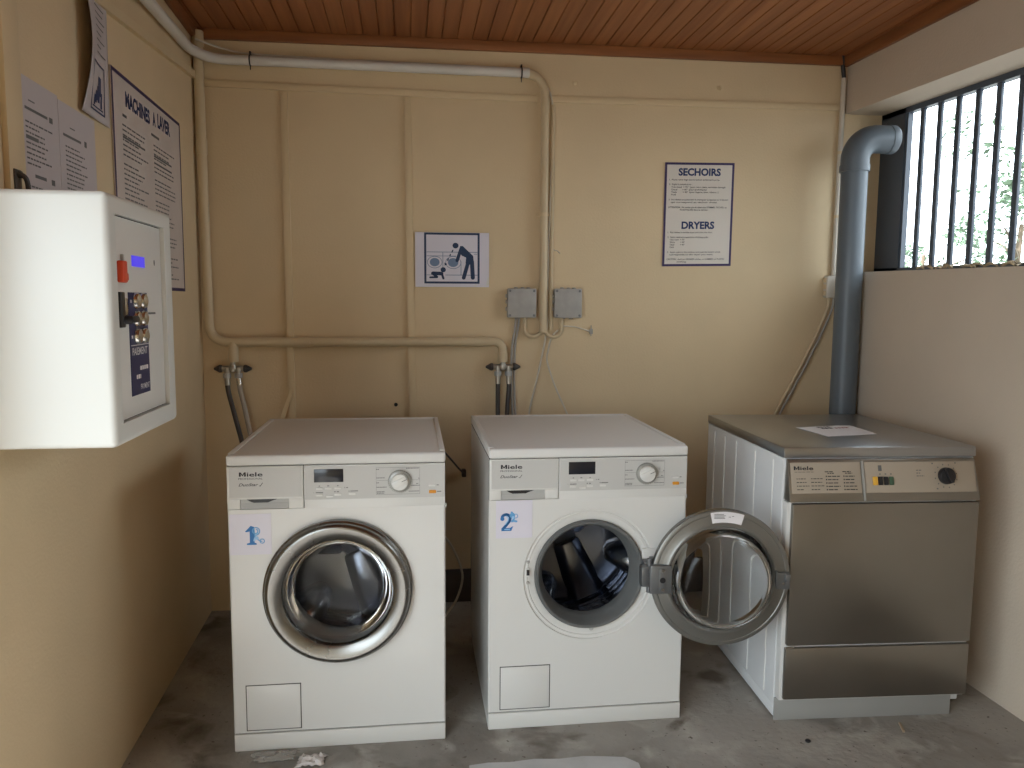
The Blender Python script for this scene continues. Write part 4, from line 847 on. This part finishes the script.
for i in range(14):
    y = -0.42-0.035*i+R3.uniform(-0.015, 0.015); leaf(XR+R3.uniform(0.06, 0.16), y, sill(y)+0.005, R3.uniform(0.035, 0.06), R3.uniform(0, 6.28))
def scrap(x, y, w, d, h, lab, m_, n=9, seed=1):
    r = random.Random(seed); m = MB(); P_ = []
    for j in range(n+1):
        for i in range(n+1):
            u, v = i/n-0.5, j/n-0.5; e = max(0, 1-4*max(abs(u), abs(v))**2)
            P_.append((x+u*w*(1+r.uniform(-0.2, 0.2)), y+v*d*(1+r.uniform(-0.25, 0.25)), 0.002+h*(0.15+0.85*e)*r.random()))
    f = [(j*(n+1)+i, j*(n+1)+i+1, (j+1)*(n+1)+i+1, (j+1)*(n+1)+i) for j in range(n) for i in range(n)]
    o = m.poly(P_, f).build('plastic_scrap', m_, smooth=20, label=lab, category='litter', group='litter on the floor'); md = o.modifiers.new('thickness', 'SOLIDIFY'); md.thickness = 0.0006
CLEARP = mat('clear_film', (0.55, 0.53, 0.49), 0.3, alpha=0.35)
scrap(0.535, -1.128, 0.075, 0.05, 0.022, 'crumpled white plastic scrap on the floor before machine one', SCRAP, 9, 2)
scrap(0.43, -1.095, 0.115, 0.05, 0.010, 'thin clear film on the floor at the foot of machine one', CLEARP, 10, 4)
MB().hexa([(2.268, -1.190, 0.0), (2.274, -1.192, 0.0), (2.292, -1.146, 0.0), (2.286, -1.144, 0.0), (2.268, -1.190, 0.006), (2.274, -1.192, 0.006), (2.292, -1.146, 0.006), (2.286, -1.144, 0.006)], 0.001).build('wood_chip', mat('chip_wood', (0.33, 0.25, 0.17), 0.8), label='small beige wood chip on the floor before the dryer', category='litter', group='litter on the floor')
MB().lathe([(0, 0), (0.007, 0.001), (0.0085, 0.004), (0.005, 0.008), (0, 0.0085)], at(1.959, -1.204, 0), 8).build('pebble', BLACK, label='tiny dark pebble on the floor left of the dryer foot', category='litter', group='litter on the floor', smooth=60)
cd_ = MB(); top = [(0.968, -1.205), (1.02, -1.198), (1.08, -1.203), (1.15, -1.196), (1.22, -1.204), (1.29, -1.199), (1.345, -1.207), (1.405, -1.218), (1.435, -1.25), (1.425, -1.46), (0.955, -1.45)]
nn = len(top); cd_.poly([(x, y, 0.0) for x, y in top]+[(x, y, 0.003) for x, y in top], [tuple(range(nn))[::-1], tuple(range(nn, 2*nn))]+[(i, (i+1) % nn, nn+(i+1) % nn, nn+i) for i in range(nn)])
cd_.build('card_sheet', CARD, smooth=0, label='pale grey ragged sheet on the floor at the bottom edge', category='sheet')

# ------------------------------------------------------------------ trees outside the window
def tree(x, y, h, rad, n, lab, seed):
    r = random.Random(seed); o = empty('tree', (x, y, -0.13), label=lab, category='tree', group='trees beyond the barred window')
    t = MB(); t.tube(spline([(0, 0, 0), (0.05, 0.03, h*0.3), (-0.04, 0.0, h*0.6), (0, 0, h*0.85)], 5), lambda u: 0.09*(1-0.7*u), 10)
    for i in range(7):
        a = r.uniform(0, 6.28); z0 = h*r.uniform(0.25, 0.7); L = rad*r.uniform(0.5, 0.9)
        t.tube(spline([(0, 0, z0), (L*0.5*math.cos(a), L*0.5*math.sin(a), z0+L*0.35), (L*math.cos(a), L*math.sin(a), z0+L*0.55)], 4), lambda u: 0.03*(1-0.7*u), 6)
    t.build('trunk', BARK, o)
    vs, fs = [], []
    cl = [(r.gauss(0, rad*0.45), r.gauss(0, rad*0.45), h*r.uniform(0.25, 1.0), r.uniform(0.14, 0.34)*rad) for _ in range(24)]
    for k in range(n):
        cx, cy, cz, cr = r.choice(cl); d = Vector((r.gauss(0, 1), r.gauss(0, 1), r.gauss(0, 1))).normalized()*cr*r.uniform(0.6, 1.05)
        p = Vector((cx, cy, cz))+d; a = Vector((r.gauss(0, 1), r.gauss(0, 1), r.gauss(0, 0.6))).normalized(); b_ = a.cross(Vector((r.gauss(0, 1), r.gauss(0, 1), r.gauss(0, 1)))).normalized(); s = r.uniform(0.028, 0.06)
        i = len(vs); vs += [p-a*s, p+b_*s*0.42-a*s*0.1, p+a*s, p-b_*s*0.42-a*s*0.1]; fs.append((i, i+1, i+2, i+3))
    MB().poly(vs, fs).build('foliage', LEAF, o, smooth=0)
tree(7.1, 3.3, 3.2, 1.1, 3000, 'leafy tree nearest to the window bars, the fullest of them', 21)
tree(8.6, 5.9, 2.9, 1.0, 2400, 'leafy tree farther out between the nearest tree and the low one', 22)
tree(9.6, 9.2, 2.7, 0.9, 2000, 'low leafy tree farthest from the window bars', 23)
